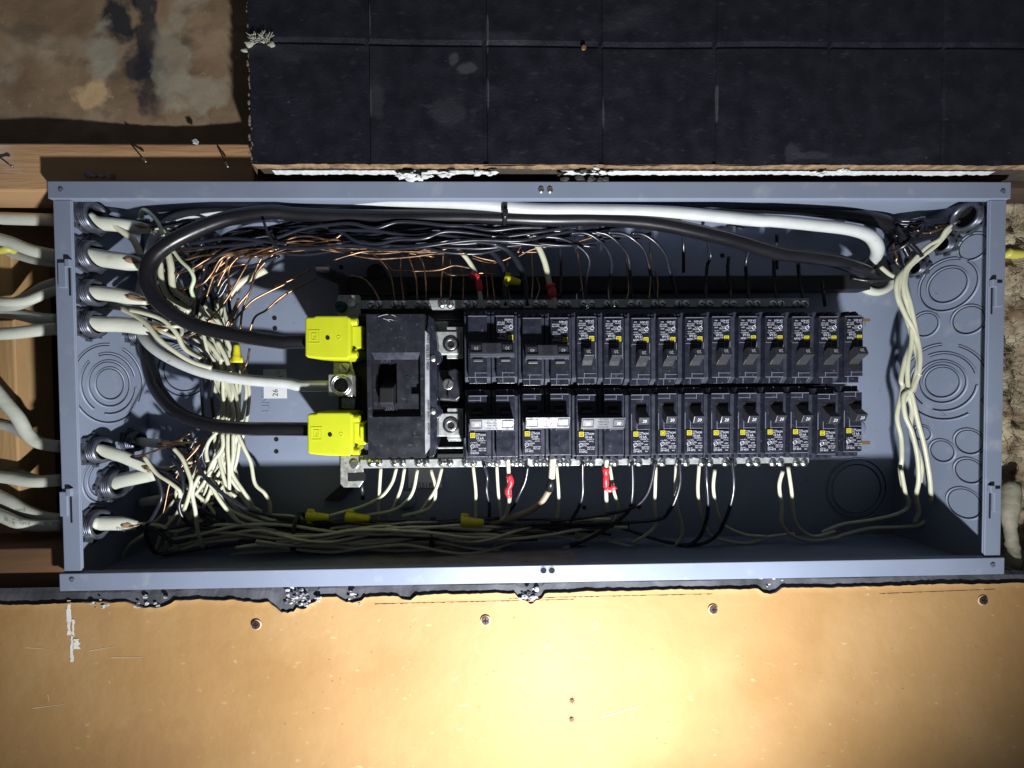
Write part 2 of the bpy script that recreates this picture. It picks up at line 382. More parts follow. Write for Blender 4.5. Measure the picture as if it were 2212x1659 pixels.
# thin nails driven through the beam
for (x0, y0, x1, y1, k) in [(895, 985, 995, 1103, 'rusty nail with bright tip in the pine beam, the middle one'), (1480, 995, 1552, 1138, 'rusty nail with bright tip in the pine beam, nearest the black board'), (0, 1070, 85, 1135, 'rusty nail with bright tip in the pine beam, at the left edge')]:
    A_ = T('L', x0, y0, 80); B_ = T('L', x1, y1, 88)
    t = thing('nail', k, 'nail', A_, 'nails poking out of the pine beam')
    MB().tube([A_, A_.lerp(B_, .5), A_.lerp(B_, .8)], .0007, 6).build('shank', M_RUST, t, smooth=True)
    MB().tube([A_.lerp(B_, .78), B_], .0010, 6).build('tip', M_SCREW, t, smooth=True)
ch = MB()
for (x, y, r_) in [(600, 1190, .004), (640, 1196, .003), (685, 1198, .0028), (750, 1195, .004), (1330, 965, .004)]:
    ch.shard(T('L', x, y, 80.5), r_, (1, .5, .6))
o = ch.build('debris', M_GYPD); tag(o, 'small crumbs of plaster stuck to the pine beam above the box corner', 'debris', kind='stuff')

# --- black wallboard
zf = U(1300, 356, 109).z; xl = U(541, 200, 109).x
bb = thing('wallboard', 'black wallboard with a pressed square grid above the box', 'wallboard', (xl, 0, zf))
YF, YB = -.014, .0145
yface = YF
gx = [T('N', x, 500, 109).x for x in (400, 1092, 1775)] + [T('O', x, 500, 109).x for x in (385, 1060, 1730)]
gz = [U(1300, 100, 109).z]
gx = sorted(set(round(g, 5) for g in gx)); gx2 = []
for g in gx:
    if not gx2 or g - gx2[-1] > .03: gx2.append(g)
zt2 = zf + .30; xr2 = .98
# front sheet with real pressed grooves
xs = [xl]
for g in gx2: xs += [g - .0022, g - .0010, g + .0010, g + .0022]
xs.append(xr2)
fill = []
for i in range(len(xs) - 1):
    n = max(1, int((xs[i + 1] - xs[i]) / .006)); fill += [xs[i] + (xs[i + 1] - xs[i]) * k / n for k in range(n)]
fill.append(xs[-1]); xs = fill
zs = [zf]
for g in gz: zs += [g - .0014, g - .0012, g + .0009, g + .0048]
zs.append(zt2); fill = []
for i in range(len(zs) - 1):
    n = max(1, int((zs[i + 1] - zs[i]) / .006)); fill += [zs[i] + (zs[i + 1] - zs[i]) * k / n for k in range(n)]
fill.append(zs[-1]); zs = fill
def gdep(x, z):
    d = 0
    for g in gx2:
        if abs(x - g) < .0011: d = max(d, .0015)
    for g in gz:
        if -.00125 < z - g < .00095: d = max(d, .0015)
        elif .00095 <= z - g < .0048: d = max(d, .0009 * (1 - (z - g - .00095) / .00385))
    return d
m = MB(); vs = []
for j, z in enumerate(zs):
    for i, x in enumerate(xs):
        wob = .0009 * math.sin(11 * x + 1) + .0005 * math.sin(31 * x + 17 * z)
        zz = z; xx = x
        if j == 0: zz = z + .0006 * math.sin(60 * x) + .0005 * random.uniform(-1, 1)
        if i == 0: xx = x + .0008 * random.uniform(-1, 1)
        vs.append((xx, yface + wob + gdep(x, z), zz))
nx = len(xs)
m.add(vs, [(j * nx + i, j * nx + i + 1, (j + 1) * nx + i + 1, (j + 1) * nx + i) for j in range(len(zs) - 1) for i in range(nx - 1)])
m.build('face_paper', M_BOARD, bb)
MB().box(xl + .0015, xr2, YF + .003, YB, zf + .0012, zt2).build('board_core', mat('board_core', (0.06, 0.045, 0.035), .85, var=.4, scale=80), bb)
# broken lower edge: brown paper, then white gypsum
def strip(y0, y1, zoff, amp, gapf, seed, droop=0.0, x0=xl, x1=.60, step=.0025):
    rnd = random.Random(seed); m = MB(); x = x0; run = 0; offs = 0; prev = None; hole = False
    while x < x1:
        if run <= 0: run = rnd.randint(5, 30); hole = rnd.random() < gapf; offs = rnd.uniform(-amp, amp)
        run -= 1
        a_ = offs * .5 + rnd.uniform(-amp, amp) * .35
        cur = [(x, y0, zf + zoff + rnd.uniform(-.0002, .0002)), (x, y1 + rnd.uniform(-.0006, .0006), zf + zoff - droop + a_), (x, y1 + .0012, zf + zoff + .0025)]
        if prev and not hole:
            m.add(prev + cur, [(0, 3, 4, 1), (1, 4, 5, 2)])
        prev = cur; x += step
    return m
strip(YF + .0004, YF + .0085, .0005, .0006, .0, 3, -.0003).build('paper_edge', M_BRNP, bb)
strip(YF + .0098, YF + .0158, .0000, .0009, .12, 5, .0004, x0=xl + .012, x1=.415).build('gypsum_core', M_GYP, bb)
# crumbled chunks along the edge
chk = MB()
for (x, y, r_, s) in [(880, 1030, .0075, 'N'), (620, 1032, .010, 'N'), (700, 1040, .009, 'N'), (760, 1045, .006, 'N'), (1820, 1008, .0075, 'N'), (1740, 995, .004, 'N'), (1040, 1020, .006, 'N'), (1110, 1018, .006, 'N'), (1000, 1030, .006, 'O'), (1150, 1015, .006, 'O')]:
    q = T(s, x, y, 103)
    for k in range(3):
        chk.shard(q + Vector((random.uniform(-1, 1) * r_ * .8, random.uniform(-.002, .004), random.uniform(-.001, .001))), r_ * random.uniform(.3, .6), (1.1, .6, .45))
chk.build('plaster_chunk', M_GYP, bb)
dk = MB()
q = T('N', 1680, 1030, 103)
for k in range(9): dk.shard(q + Vector((random.uniform(-.022, .022), random.uniform(.0, .006), random.uniform(-.005, .004))), random.uniform(.0015, .0042), (1.2, .6, .6))
dk.build('broken_patch', mat('dark_crumble', (0.06, 0.055, 0.045), .9, var=.6, scale=200, bump=.6, bscale=200), bb)
# left edge of the board: brown paper wrap and drips
m = MB(); prev = None; z = zf
rnd = random.Random(9)
while z < zt2:
    cur = [(xl - .0002, YF, z), (xl - .0075 + rnd.uniform(-.001, .001), YB, z)]
    if prev: m.add([prev[0], prev[1], cur[1], cur[0]], [(0, 1, 2, 3)])
    prev = cur; z += .004
m.build('paper_wrap', mat('brown_wrap', (0.42, 0.25, 0.13), .7, var=.4, scale=90, bump=.5, bscale=200), bb)
dr = MB()
z = zf + .002
while z < zt2:
    dr.sphere((xl + rnd.uniform(-.002, .0012), YF - .0002, z), rnd.uniform(.0006, .0013), 6, 4, (1, .5, 1.7)); z += rnd.uniform(.0015, .005)
dr.build('torn_fringe', mat('torn_fringe', (0.16, 0.13, 0.10), .85), bb)
tf = MB()
for (x, y) in [(1660, 340), (1685, 310), (1720, 290), (1755, 275), (1790, 262), (1815, 250), (1840, 290), (1850, 305), (1790, 285)]:
    tf.shard(T('L', x + random.uniform(-14, 14), y + random.uniform(-12, 12), 110.5), random.uniform(.0012, .0034), (1.3, .5, .8))
for k in range(60):
    q = T('L', 1780 + random.uniform(-70, 60), 275 + random.uniform(-30, 20), 111)
    tf.tube([q, q + Vector((random.uniform(-.006, .006), -.003, random.uniform(-.003, .004)))], .0003, 4)
tg = tf.build('fluff', mat('insulation_tuft', (0.36, 0.37, 0.30), .9, var=.3, scale=300), smooth=True)
tag(tg, 'small tuft of pale insulation caught on the left edge of the black board', 'insulation')
sc = mat('chalk_scuff', (0.16, 0.165, 0.185), .8, var=.7, scale=160, detail=8)
tag(MB().cyl(T('N', 1672, 287, 109.5), (0, -1, 0), .0022, .0018, 8).build('nail', M_BRASS, bevel=.0004), 'small brass nail head in the groove of the black board', 'nail')
# scuffs belong to the board's own colour
a = T('N', 905, 350, 109); b = T('N', 990, 400, 109); c_ = T('N', 880, 640, 109); d_ = T('N', 1320, 635, 109); e_ = T('N', 450, 580, 109)
g_ = T('O', 830, 900, 109); h_ = T('O', 970, 925, 109)
spots(M_BOARD, (0.16, 0.165, 0.185), [(a.x, a.z, .005, .007, .22), (b.x, b.z, .013, .005, .22)])
spots(M_BOARD, (0.085, 0.088, 0.10), [(g + .0022, T('N', 400, zy, 109).z, .0012, .016, .6) for g, zy in ((gx2[0], 590), (gx2[1], 560), (gx2[1], 160), (gx2[2], 640), (gx2[0], 120), (gx2[3], 600))])
spots(M_BOARD, (0.05, 0.053, 0.065), [(c_.x, c_.z, .018, .014, .3), (e_.x, e_.z, .008, .016, .3), (g_.x, g_.z, .008, .010, .4), (h_.x, h_.z, .014, .004, .4)])

# --- tan wallboard below
zt3l = U(200, 1300, 94.0).z; zt3r = U(1900, 1263, 94.0).z
xa, xb = U(200, 1300, 94.0).x, U(1900, 1263, 94.0).x
def ztop(x): return zt3l + (zt3r - zt3l) * (x - xa) / (xb - xa)
tb = thing('wallboard', 'tan wallboard with a torn upper edge below the box', 'wallboard', (0, 0, -.2))
YT = .001
rnd = random.Random(21)
bites = [(U(330, 1303, 94.0).x, .020, .0055), (U(642, 1300, 94.0).x, .020, .0095), (U(610, 1300, 94.0).x, .012, .006), (U(1145, 1288, 94.0).x, .014, .0085), (U(760, 1290, 94.0).x, .012, .005), (U(560, 1300, 94.0).x, .02, .003), (U(1662, 1262, 94.0).x, .010, .006), (U(880, 1282, 94.0).x, .007, .004)]
XS = [-.95 + i * .0028 for i in range(700)]
prof = []
sm = 0
for x in XS:
    sm = sm * .80 + rnd.uniform(-.0005, .0005)
    z = ztop(x) + sm - .0004
    for (bx_, bw_, bd_) in bites:
        t = abs(x - bx_) / bw_
        if t < 1: z -= bd_ * (1 - t * t) ** .7 * rnd.uniform(.8, 1.15)
    prof.append(z)
m = MB(); vs = []; NZ = 60
zbm = -.75
for j in range(NZ + 1):
    t = (j / NZ) ** 1.3
    for x, z in zip(XS, prof):
        yy = YT + .0003 * math.sin(4.1 * x + 2) * math.sin(7 * t + 1) + (.0006 if j else 0)
        vs.append((x, yy - (.0012 * math.exp(-(z - (z + (zbm - z) * t)) / .012) if j == 0 else 0), z + (zbm - z) * t))
n = len(XS)
m.add(vs, [(j * n + i, (j + 1) * n + i, (j + 1) * n + i + 1, j * n + i + 1) for j in range(NZ) for i in range(n - 1)])
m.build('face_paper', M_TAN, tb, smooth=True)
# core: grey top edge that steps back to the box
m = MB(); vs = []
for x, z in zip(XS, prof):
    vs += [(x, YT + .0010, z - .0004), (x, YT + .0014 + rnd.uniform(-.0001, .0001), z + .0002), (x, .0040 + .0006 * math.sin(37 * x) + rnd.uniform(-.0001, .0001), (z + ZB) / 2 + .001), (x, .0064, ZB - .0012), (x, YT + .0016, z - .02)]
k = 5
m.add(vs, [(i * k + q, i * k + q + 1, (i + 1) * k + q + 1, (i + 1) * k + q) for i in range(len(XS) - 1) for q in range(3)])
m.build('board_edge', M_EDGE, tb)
for (u, v, rx, n_) in [(330, 1298, .016, 18), (640, 1275, .010, 16), (655, 1296, .016, 38), (1150, 1283, .012, 22), (765, 1290, .007, 8), (1662, 1256, .010, 8), (230, 1299, .010, 7)]:
    q = U(u, v, 92); pl = MB()
    for i in range(n_):
        pl.shard(q + Vector((random.uniform(-1, 1) * rx, random.uniform(-.004, .003), random.uniform(-.0055, .0055))), random.uniform(.0008, .0022), (1.3, .7, .7))
    pl.build('crumbled_core', M_GYPD, tb)
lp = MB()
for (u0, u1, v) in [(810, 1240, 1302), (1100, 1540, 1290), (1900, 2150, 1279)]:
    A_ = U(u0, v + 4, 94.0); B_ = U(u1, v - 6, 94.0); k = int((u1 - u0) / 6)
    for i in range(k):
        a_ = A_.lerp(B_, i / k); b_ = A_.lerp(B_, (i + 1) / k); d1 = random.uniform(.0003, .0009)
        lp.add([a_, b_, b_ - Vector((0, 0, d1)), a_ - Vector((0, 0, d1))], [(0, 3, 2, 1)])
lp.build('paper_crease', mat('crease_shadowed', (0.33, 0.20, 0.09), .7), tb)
cv = MB()
q = U(152, 1300, 93.9)
for (u, v0, v1, wd) in [(149, 1297, 1372, 4.5), (158, 1338, 1374, 3), (155, 1372, 1430, 3.4), (165, 1380, 1402, 7)]:
    pts = [U(u + random.uniform(-1.5, 1.5), v0 + (v1 - v0) * t, 93.9) for t in [i / 8 for i in range(9)]]
    for i in range(8):
        a_, b_ = pts[i], pts[i + 1]; ww = wd / 2.4 * mm * random.uniform(.6, 1.2)
        cv.add([a_ - Vector((ww, 0, 0)), a_ + Vector((ww, 0, 0)), b_ + Vector((ww, 0, 0)), b_ - Vector((ww, 0, 0))], [(0, 3, 2, 1)])
cv.build('bare_gypsum_scar', mat('scar_white', (0.74, 0.71, 0.66), .8, var=.15, scale=200), tb)
M_SCR = mat('scratch_pale', (0.55, 0.42, 0.27), .6)
for (u0, v0, u1, v1) in [(55, 1399, 110, 1402), (192, 1406, 248, 1396), (240, 1421, 308, 1420), (103, 1500, 106, 1515), (235, 1470, 238, 1478), (1300, 1550, 1390, 1520), (70, 1530, 140, 1521)]:
    a_, b_ = U(u0, v0, 93.56), U(u1, v1, 93.56); nn = (b_ - a_).cross(Vector((0, 1, 0))).normalized() * .0004
    MB().add([a_ - nn, a_ + nn, b_ + nn * .4, b_ - nn * .4], [(0, 1, 2, 3)]).build('scratch', M_SCR, tb)
spots(M_TAN, (0.34, 0.19, 0.08), [(U(315, 1640, 94.0).x, U(315, 1640, 94.0).z, .052, .045, .75)])
mk = MB()
for i in range(70):
    u, v = random.uniform(600, 2150), random.uniform(1310, 1640); q = U(u, v, 94.0); L_ = random.uniform(.0008, .003); a_ = random.uniform(-1.2, 1.2)
    mk.add([q, q + Vector((math.cos(a_), 0, math.sin(a_))) * L_, q + Vector((math.cos(a_) * L_ * .6, 0, math.sin(a_) * L_ * .6 + .0005))], [(0, 1, 2)])
mk.build('nick', mat('nick_brown', (0.36, 0.24, 0.12), .7, var=.4, scale=60), tb)['kind'] = 'stuff'
# screws sunk into the tan board
for i, (u, v, lab) in enumerate([(553, 1350, 'rusty screw head sunk in the tan board, leftmost of the row'), (1049, 1341, 'rusty screw head sunk in the tan board, second of the row'), (1541, 1317, 'rusty screw head sunk in the tan board, third of the row'), (2124, 1297, 'dull screw head at the right end of the tan board')]):
    q = U(u, v, 94.6)
    t = thing('drywall_screw', lab, 'screw', q, 'screws along the upper edge of the tan board')
    MB().torus(q + Vector((0, .0004, 0)), (0, 1, 0), .0041, .0007, 24, 8, flat=.5).build('paper_dimple', M_TANE, t, smooth=True)
    s_ = MB().cyl(q + Vector((0, -.0001, 0)), (0, -1, 0), .0038, .0006, 16); s_.build('head', M_RUST, t)
    MB().box(q.x - .0022, q.x + .0022, q.y - .0012, q.y - .0008, q.z - .0004, q.z + .0004).box(q.x - .0004, q.x + .0004, q.y - .00125, q.y - .00085, q.z - .0022, q.z + .0022).build('slot', M_HOLE, t)
for (u, v, lab) in [(1236, 1514, 'ragged nail hole in the tan board, the upper of two'), (1235, 1554, 'ragged nail hole in the tan board, the lower of two')]:
    q = U(u, v, 93.9); m = MB()
    for k in range(7):
        a_ = k * .9; m.add([q + Vector((math.cos(a_) * .0012, -.0002, math.sin(a_) * .0012)), q + Vector((math.cos(a_ + .9) * .0012, -.0002, math.sin(a_ + .9) * .0012)), q + Vector((math.cos(a_ + .4), -.3, math.sin(a_ + .4))) * 1.0 * .0036 if False else q + Vector((math.cos(a_ + .4) * .0036, -.0012, math.sin(a_ + .4) * .0036))], [(0, 1, 2)])
    m.cyl(q, (0, -1, 0), .0016, .0003, 9)
    tag(m.build('nail_hole', M_RUST), lab, 'nail hole', 'pair of nail holes in the tan board')

# --- right cavity: insulation, studs
random.seed(31)
m = MB(); vs = []; NX_, NZ_ = 50, 260
from mathutils import noise as mn
for j in range(NZ_ + 1):
    for i in range(NX_ + 1):
        x = XR + .001 + .16 * i / NX_; z = -.215 + .42 * j / NZ_
        d = mn.fractal(Vector((x * 38, z * 26, 1.3)), .8, 2.0, 6); e = mn.noise(Vector((x * 14, z * 12, 7)))
        vs.append((x, .050 - .010 * d - .024 * e, z))
m.add(vs, [(j * (NX_ + 1) + i, j * (NX_ + 1) + i + 1, (j + 1) * (NX_ + 1) + i + 1, (j + 1) * (NX_ + 1) + i) for j in range(NZ_) for i in range(NX_)])
for k in range(1500):
    q = Vector(random.choice(vs)) + Vector((0, -.001, 0)); d_ = Vector((random.uniform(-1, 1), random.uniform(-.8, .2), random.uniform(-1, 1))) * .009
    m.tube([q, q + d_ * .5 + Vector((.001, -.001, 0)), q + d_], .00022, 4, 2)
o = m.build('insulation', M_INS, smooth=True); tag(o, 'brown fibrous insulation in the cavity right of the box', 'insulation', kind='stuff')
m = MB()
m.tube([U(2185, 1040, 60), U(2180, 1120, 66), U(2186, 1180, 70), U(2176, 1225, 74)], .0058, 10, rad=lambda t: 1 + .25 * math.sin(9 * t), jit=.12)
o = m.build('caulk_bead', mat('foam_sealant', (0.36, 0.34, 0.25), .7, var=.3, scale=80, bump=.6, bscale=120), smooth=True)
tag(o, 'pale lumpy foam sealant running down beside the right side of the box', 'sealant')

# ================================================================== THE BOX
pan = thing('electrical_panel', 'open grey metal load centre box lying on its side', 'electrical panel', (0, BD, ZB))
t_ = .0016
MB().box(XL, XR, BD, BD + t_, ZB, ZT).build('back_wall', M_PAINT, pan)
MB().box(XL, XL + t_, .0005, BD, ZB, ZT).build('side_wall', M_PAINT, pan)
MB().box(XR - t_, XR, .0005, BD, ZB, ZT).build('side_wall', M_PAINT, pan)
MB().box(XL + t_, XR - t_, .0005, BD, ZT - t_, ZT).build('side_wall', M_PAINT, pan)
MB().box(XL + t_, XR - t_, .0005, BD, ZB, ZB + t_).build('side_wall', M_PAINT, pan)
rw = .0150
# rims: top and bottom overlap the side rims, folded channel
for (z0, z1) in ((ZT - .0142, ZT + .0010), (ZB - .0010, ZB + .0148)):
    m = MB().box(XL - .0025, XR + .0015, -.0018, -.0002, z0, z1)
    if z1 < 0: m.box(XL - .0025, XR + .0015, -.0002, .005, z1 - .0014, z1)
    else: m.box(XL - .0025, XR + .0015, -.0002, .005, z0, z0 + .0014)
    m.build('rim', M_PAINT, pan, bevel=.0006)
for (x0, x1, xi) in ((XL, XL + rw, 1), (XR - rw, XR, -1)):
    m = MB().box(x0, x1, 0.0004, .0018, ZB + .0150, ZT - .0144)
    if xi > 0: m.box(x1 - .0014, x1, .0018, .0032, ZB + .0150, ZT - .0144)
    else: m.box(x0, x0 + .0014, .0018, .0032, ZB + .0150, ZT - .0144)
    m.build('rim', M_PAINT, pan, bevel=.0006)
# latch slots in the side rims
def latch(x, z, sgn):
    m = MB().box(x - .0008, x + .0008, .0001, .0003, z - .0165, z + .0165)
    m.build('latch_slot', M_HOLE, pan)
    m = MB().box(x - sgn * .0078, x - sgn * .0012, -.0022, .0002, z - .010, z + .012).box(x - sgn * .0012, x + sgn * .0030, -.0030, .0002, z + .008, z + .015)
    m.build('latch_tab', M_PAINT, pan, bevel=.0005)
for (u, v, s_) in [(150, 598, 1), (153, 1090, 1), (2143, 640, -1), (2139, 1082, -1)]:
    q = U(u, v, 95); latch(q.x, q.z, s_)
# rim screws and holes
for (u, v) in [(133, 411), (157, 1252), (2143, 1220), (2165, 415)]:
    q = U(u, v, 96.8); MB().cyl((q.x, -.0019, q.z), (0, -1, 0), .0023, .0009, 12).build('rivet', M_PAINT2, pan, bevel=.0004)
for (u, v) in [(1169, 411), (1188, 411)]:
    q = U(u, v, 97); MB().sphere((q.x, -.0022, q.z), .0028, 10, 8, (1, .5, 1)).build('rivet', M_SCREW, pan, smooth=True)
for (u, v) in [(1174, 1232), (1192, 1232)]:
    q = U(u, v, 97); MB().cyl((q.x, -.0019, q.z), (0, -1, 0), .0027, .0004, 16).build('screw_hole', M_HOLE, pan)
    MB().torus((q.x, -.0019, q.z), (0, 1, 0), .0031, .0004, 20, 6).build('hole_edge', M_PAINT, pan, smooth=True)

# knockouts (pressed rings)
def knockout(c, axis, radii, disc=True, th=.0010, gaps=0):
    c = Vector(c); a_ = Vector(axis)
    m = MB()
    for i, r_ in enumerate(radii):
        if gaps and i < gaps:
            for g in range(3):
                s0 = g * 2.094 + i * .8; m.torus(c, a_, r_, th, 20, 6, s0, s0 + 1.7)
        else: m.torus(c, a_, r_, th, 44, 6)
    o = m.build('knockout', M_PAINT, pan, smooth=True)
    m = MB()
    for i, r_ in enumerate(radii):
        if gaps and i < gaps:
            for g in range(3):
                s0 = g * 2.094 + i * .8; m.torus(c, a_, r_ - th * 1.5, th * .5, 20, 4, s0, s0 + 1.7)
        else: m.torus(c, a_, r_ - th * 1.4, th * .5, 44, 4)
    m.build('groove', M_HOLE, o)
    return o
XLi, XRi = XL + t_, XR - t_
KL = UX(238, 829, XLi)
knockout(KL, (1, 0, 0), (.040, .031, .0235, .0165), gaps=2)
knockout(UX(228, 1033, XLi), (1, 0, 0), (.024, .019))
for (u, v, rr, gp) in [(2046, 616, (.0270, .0185), 0), (1999, 701, (.0135,), 0), (2092, 691, (.0145,), 0), (2102, 533, (.0130,), 0), (2034, 825, (.040, .031, .0225, .017), 2), (2093, 954, (.0128,), 0), (2035, 974, (.0120,), 0), (2093, 1017, (.0128,), 0), (2083, 1087, (.0155,), 0), (1993, 936, (.009,), 0)]:
    knockout(UX(u, v, XRi), (-1, 0, 0), rr, gaps=gp)
for (u, v, rr) in [(1850, 1056, (.036, .030)), (398, 800, (.030, .024))]:
    knockout(U(u, v, 0), (0, -1, 0), rr)
# back panel details
for (u, v) in [(593, 687), (594, 709), (597, 949), (597, 975), (737, 577), (1262, 1096), (890, 1110), (1380, 1095), (1560, 552)]:
    q = U(u, v, 0); MB().cyl(q, (0, -1, 0), .0026, .0003, 14).build('screw_hole', M_HOLE, pan)
for (u, v) in [(1850, 700), (1850, 925)]:
    q = U(u, v, 0); MB().sphere(q, .011, 20, 12, (1, .22, 1)).build('dimple', M_PAINT, pan, smooth=True)
q = U(582, 892, .5)
m = MB(); m.text('LINE', .0125, q.x, q.z, q.y, rot=R(90)); 
o = m.build('embossed_lettering', M_PAINT, pan); so = o.modifiers.new('s', 'SOLIDIFY'); so.thickness = .0007
q = U(594, 829, 1)
st = MB().box(q.x - .013, q.x + .013, q.y, q.y + .0006, q.z - .0165, q.z + .0165).build('sticker', M_WSTK, pan, bevel=.0002)
MB().text('26', .0085, q.x + .003, q.z - .0145, q.y - .0002, rot=R(90)).text('51', .0085, q.x + .009, q.z + .002, q.y - .0002, rot=R(90)).text('C', .006, q.x + .006, q.z + .011, q.y - .0002, rot=R(90)).build('lettering', M_INKD, st)
# printed stickers behind the upper bar
q = U(933, 583, 1); q2 = U(972, 625, 1)
st = MB().box(U(893, 600, 1).x, U(975, 600, 1).x, q.y, q.y + .0006, U(900, 588, 1).z, U(900, 530, 1).z).build('sticker', M_CLEARSTK, pan)
m = MB(); zz = U(900, 535, 1).z
for i, tline in enumerate(['CAUTION', 'use of this device', 'in a panel', 'standard covers', 'wire ty 60/75 C', 'in may affect', 'key and serv']):
    m.text(tline, .0036, q.x - .011, zz - i * .0042, q.y - .0003)
m.build('lettering', M_INKD, st)
st = MB().box(U(922, 600, 1).x, U(950, 600, 1).x, q.y - .0007, q.y - .0001, U(900, 640, 1).z, U(900, 589, 1).z).box(U(892, 600, 1).x, U(980, 600, 1).x, q.y - .0005, q.y + .0004, U(900, 652, 1).z, U(900, 600, 1).z).build('sticker', M_CLEARSTK, pan)
# barcode sticker below (square code left out)
x0, x1 = U(882, 1050, 3).x, U(955, 1050, 3).x; y_ = U(900, 1050, 3).y
st = MB().box(x0, x1, y_, y_ + .0006, U(900, 1054, 3).z, U(900, 990, 3).z).build('sticker', M_WSTK, pan, bevel=.0002)
MB().text('04551873', .0080, x0 + .003, U(900, 1053, 3).z, y_ - .0003).build('lettering', M_INKD, st)
o = MB().box(U(785, 1200, 50).x, U(1245, 1200, 50).x, .020, .06, ZB + .0018, ZB + .0024).build('sticker', M_CLEARSTK, pan)

# interior: black base, rails, bus
m = MB()
m.box(U(735, 800, 20).x, U(1000, 800, 20).x, BD - .028, BD - .001, U(800, 1012, 28).z, U(800, 640, 28).z)
m.build('base_plate', M_BLK2, pan, bevel=.001)
CZ = U(1450, 833, 84).z
xb0 = U(1000, 800, 84).x
m = MB().box(xb0 - .02, xb0 + .375, BD - .034, BD - .004, CZ - .054, CZ + .054)
m.build('bus_support', M_BLK2, pan, bevel=.001)
m = MB().box(xb0 + .01, xb0 + .36, BD - .06, BD - .035, CZ - .0012, CZ + .0012)
m.build('bus_bar', M_BLK2, pan)
m = MB().box(U(735, 640, 12).x, U(1870, 640, 12).x, BD - .018, BD - .001, U(1000, 632, 12).z, U(1000, 600, 12).z)
m.build('mounting_rail', M_BLK2, pan, bevel=.001)
# curved black standoff, upper left
m = MB().tube(path('V 690 583 32, 705 590 32, 725 598 30, 742 608 26, 745 640 22'), .0065, 10, flat=.8).box(U(745, 600, 20).x, U(880, 600, 20).x, BD - .024, BD - .002, U(800, 640, 20).z, U(800, 606, 20).z)
m.tube(path('V 684 578 36, 712 578 36'), .003, 8)
m.build('standoff', M_BLK2, pan, smooth=False)
q = U(811, 589, 18)
MB().cyl(q + Vector((0, .014, 0)), (0, -1, 0), .010, .014, 16).build('standoff', M_BLK2, pan, bevel=.001)
# lower left strap
m = MB().prism([(U(700, 1072, 6).x, U(700, 1080, 6).z), (U(745, 1040, 6).x, U(745, 1040, 6).z), (U(780, 1042, 6).x, U(780, 1042, 6).z), (U(735, 1082, 6).x, U(735, 1082, 6).z)], BD - .008, BD - .001, 'y')
m.build('strap', M_BLK, pan, bevel=.0006)
MB().sphere(U(878, 1080, 2), .011, 18, 12, (1, .4, 1)).build('dimple', M_PAINT, pan, smooth=True)

# neutral bars
def bar(v, h, upper):
    z0, z1 = U(1000, v + 9, h).z, U(1000, v - 9, h).z; y1 = BD - (h - 9) * mm; y0 = BD - h * mm
    x0, x1 = U(778, v, h).x, U(1748, v, h).x
    b_ = MB().box(x0, x1, y0, y1, z0, z1).build('neutral_bar', M_BAR, pan, bevel=.0005)
    first = None
    for i in range(19):
        for du in (0, 17.0):
            u = 801 + 51.1 * i + du
            if u > 1742: continue
            q = U(u, v, h + 1); 
            if first is None:
                s_ = MB().sphere((q.x, y0, q.z), .0043, 14, 8, (1, .75, 1)).build('screw', M_SCREW, b_, smooth=True)
                MB().box(q.x - .0024, q.x + .0024, y0 - .00335, y0 - .0024, q.z - .0005, q.z + .0005).build('slot', M_HOLE, s_)
                first = (s_, Vector(q))
            else:
                c = copy_tree(first[0], b_)
                an = random.uniform(0, 1.5)
                ctr = first[1] - world_of(b_) ; ctr = Vector((ctr.x, 0, ctr.z))
                rm = Matrix.Rotation(an, 3, 'Y'); tgt = Vector((q.x - world_of(b_).x, 0, q.z - world_of(b_).z))
                c.rotation_euler = (0, an, 0); c.location = tgt - rm @ ctr
    return b_
bar(657, 48, True); bar(1000, 48, False)
# mounting plates
def plate(poly, h0, h1, m_=None, name='mounting_plate', bev=.0006, parent=pan):
    """poly in V pixels at height h1"""
    pp = [(U(a, b, h1).x, U(a, b, h1).z) for a, b in poly]
    return MB().prism(pp, BD - h0 * mm, BD - h1 * mm, 'y').build(name, m_ or M_STEEL, parent, bevel=bev)
pl1 = plate([(728, 641), (733, 637), (774, 637), (779, 641), (779, 690), (729, 690)], 46, 47.5)
q = U(760, 656, 48); MB().cyl(q, (0, -1, 0), .0042, .0016, 14).build('screw', M_SCREW, pl1, bevel=.0003)
q = U(737, 663, 48); sc_ = MB().cyl(q, (0, -1, 0), .0062, .0040, 20, r2=.0052).build('green_screw', M_GREEN, pl1, bevel=.0005)
MB().box(q.x - .004, q.x + .004, q.y - .0043, q.y - .0041, q.z - .0006, q.z + .0006).build('slot', M_HOLE, sc_)
pl2 = plate([(735, 985), (785, 985), (785, 1040), (776, 1053), (742, 1053), (735, 1045)], 40, 41.5)
for (u, v) in [(761, 1031), (780, 1030)]:
    q = U(u, v, 41.8); MB().box(q.x - .0045, q.x + .0045, q.y - .0003, q.y + .0003, q.z - .0042, q.z + .0042).build('slot', M_HOLE, pl2)
MB().cyl(U(766, 1003, 42), (0, -1, 0), .0045, .002, 14).build('screw', M_SCREW, pl2, bevel=.0004)
MB().tube(path('V 781 1040 38, 784 1078 30'), .0022, 8).build('stud_post', M_BLK, pl2, smooth=True)
pl3 = plate([(738, 859), (768, 859), (766, 884), (738, 882)], 36, 37.5)
pl4 = plate([(720, 778), (757, 778), (768, 812), (720, 812)], 38, 40)
q = U(745, 794, 41); sc_ = MB().cyl(q, (0, -1, 0), .0052, .003, 24).build('screw', M_SCREW, pl4, bevel=.0005)
m = MB(); 
for k in (-1, 1):
    pass
mm_ = MB().box(-.0042, .0042, -.0002, .0002, -.0005, .0005); c45 = math.cos(R(-48)); s45 = math.sin(R(-48))
mm_.v = [Vector((q.x + a.x * c45 - a.z * s45, q.y - .0031 + a.y, q.z + a.x * s45 + a.z * c45)) for a in mm_.v]
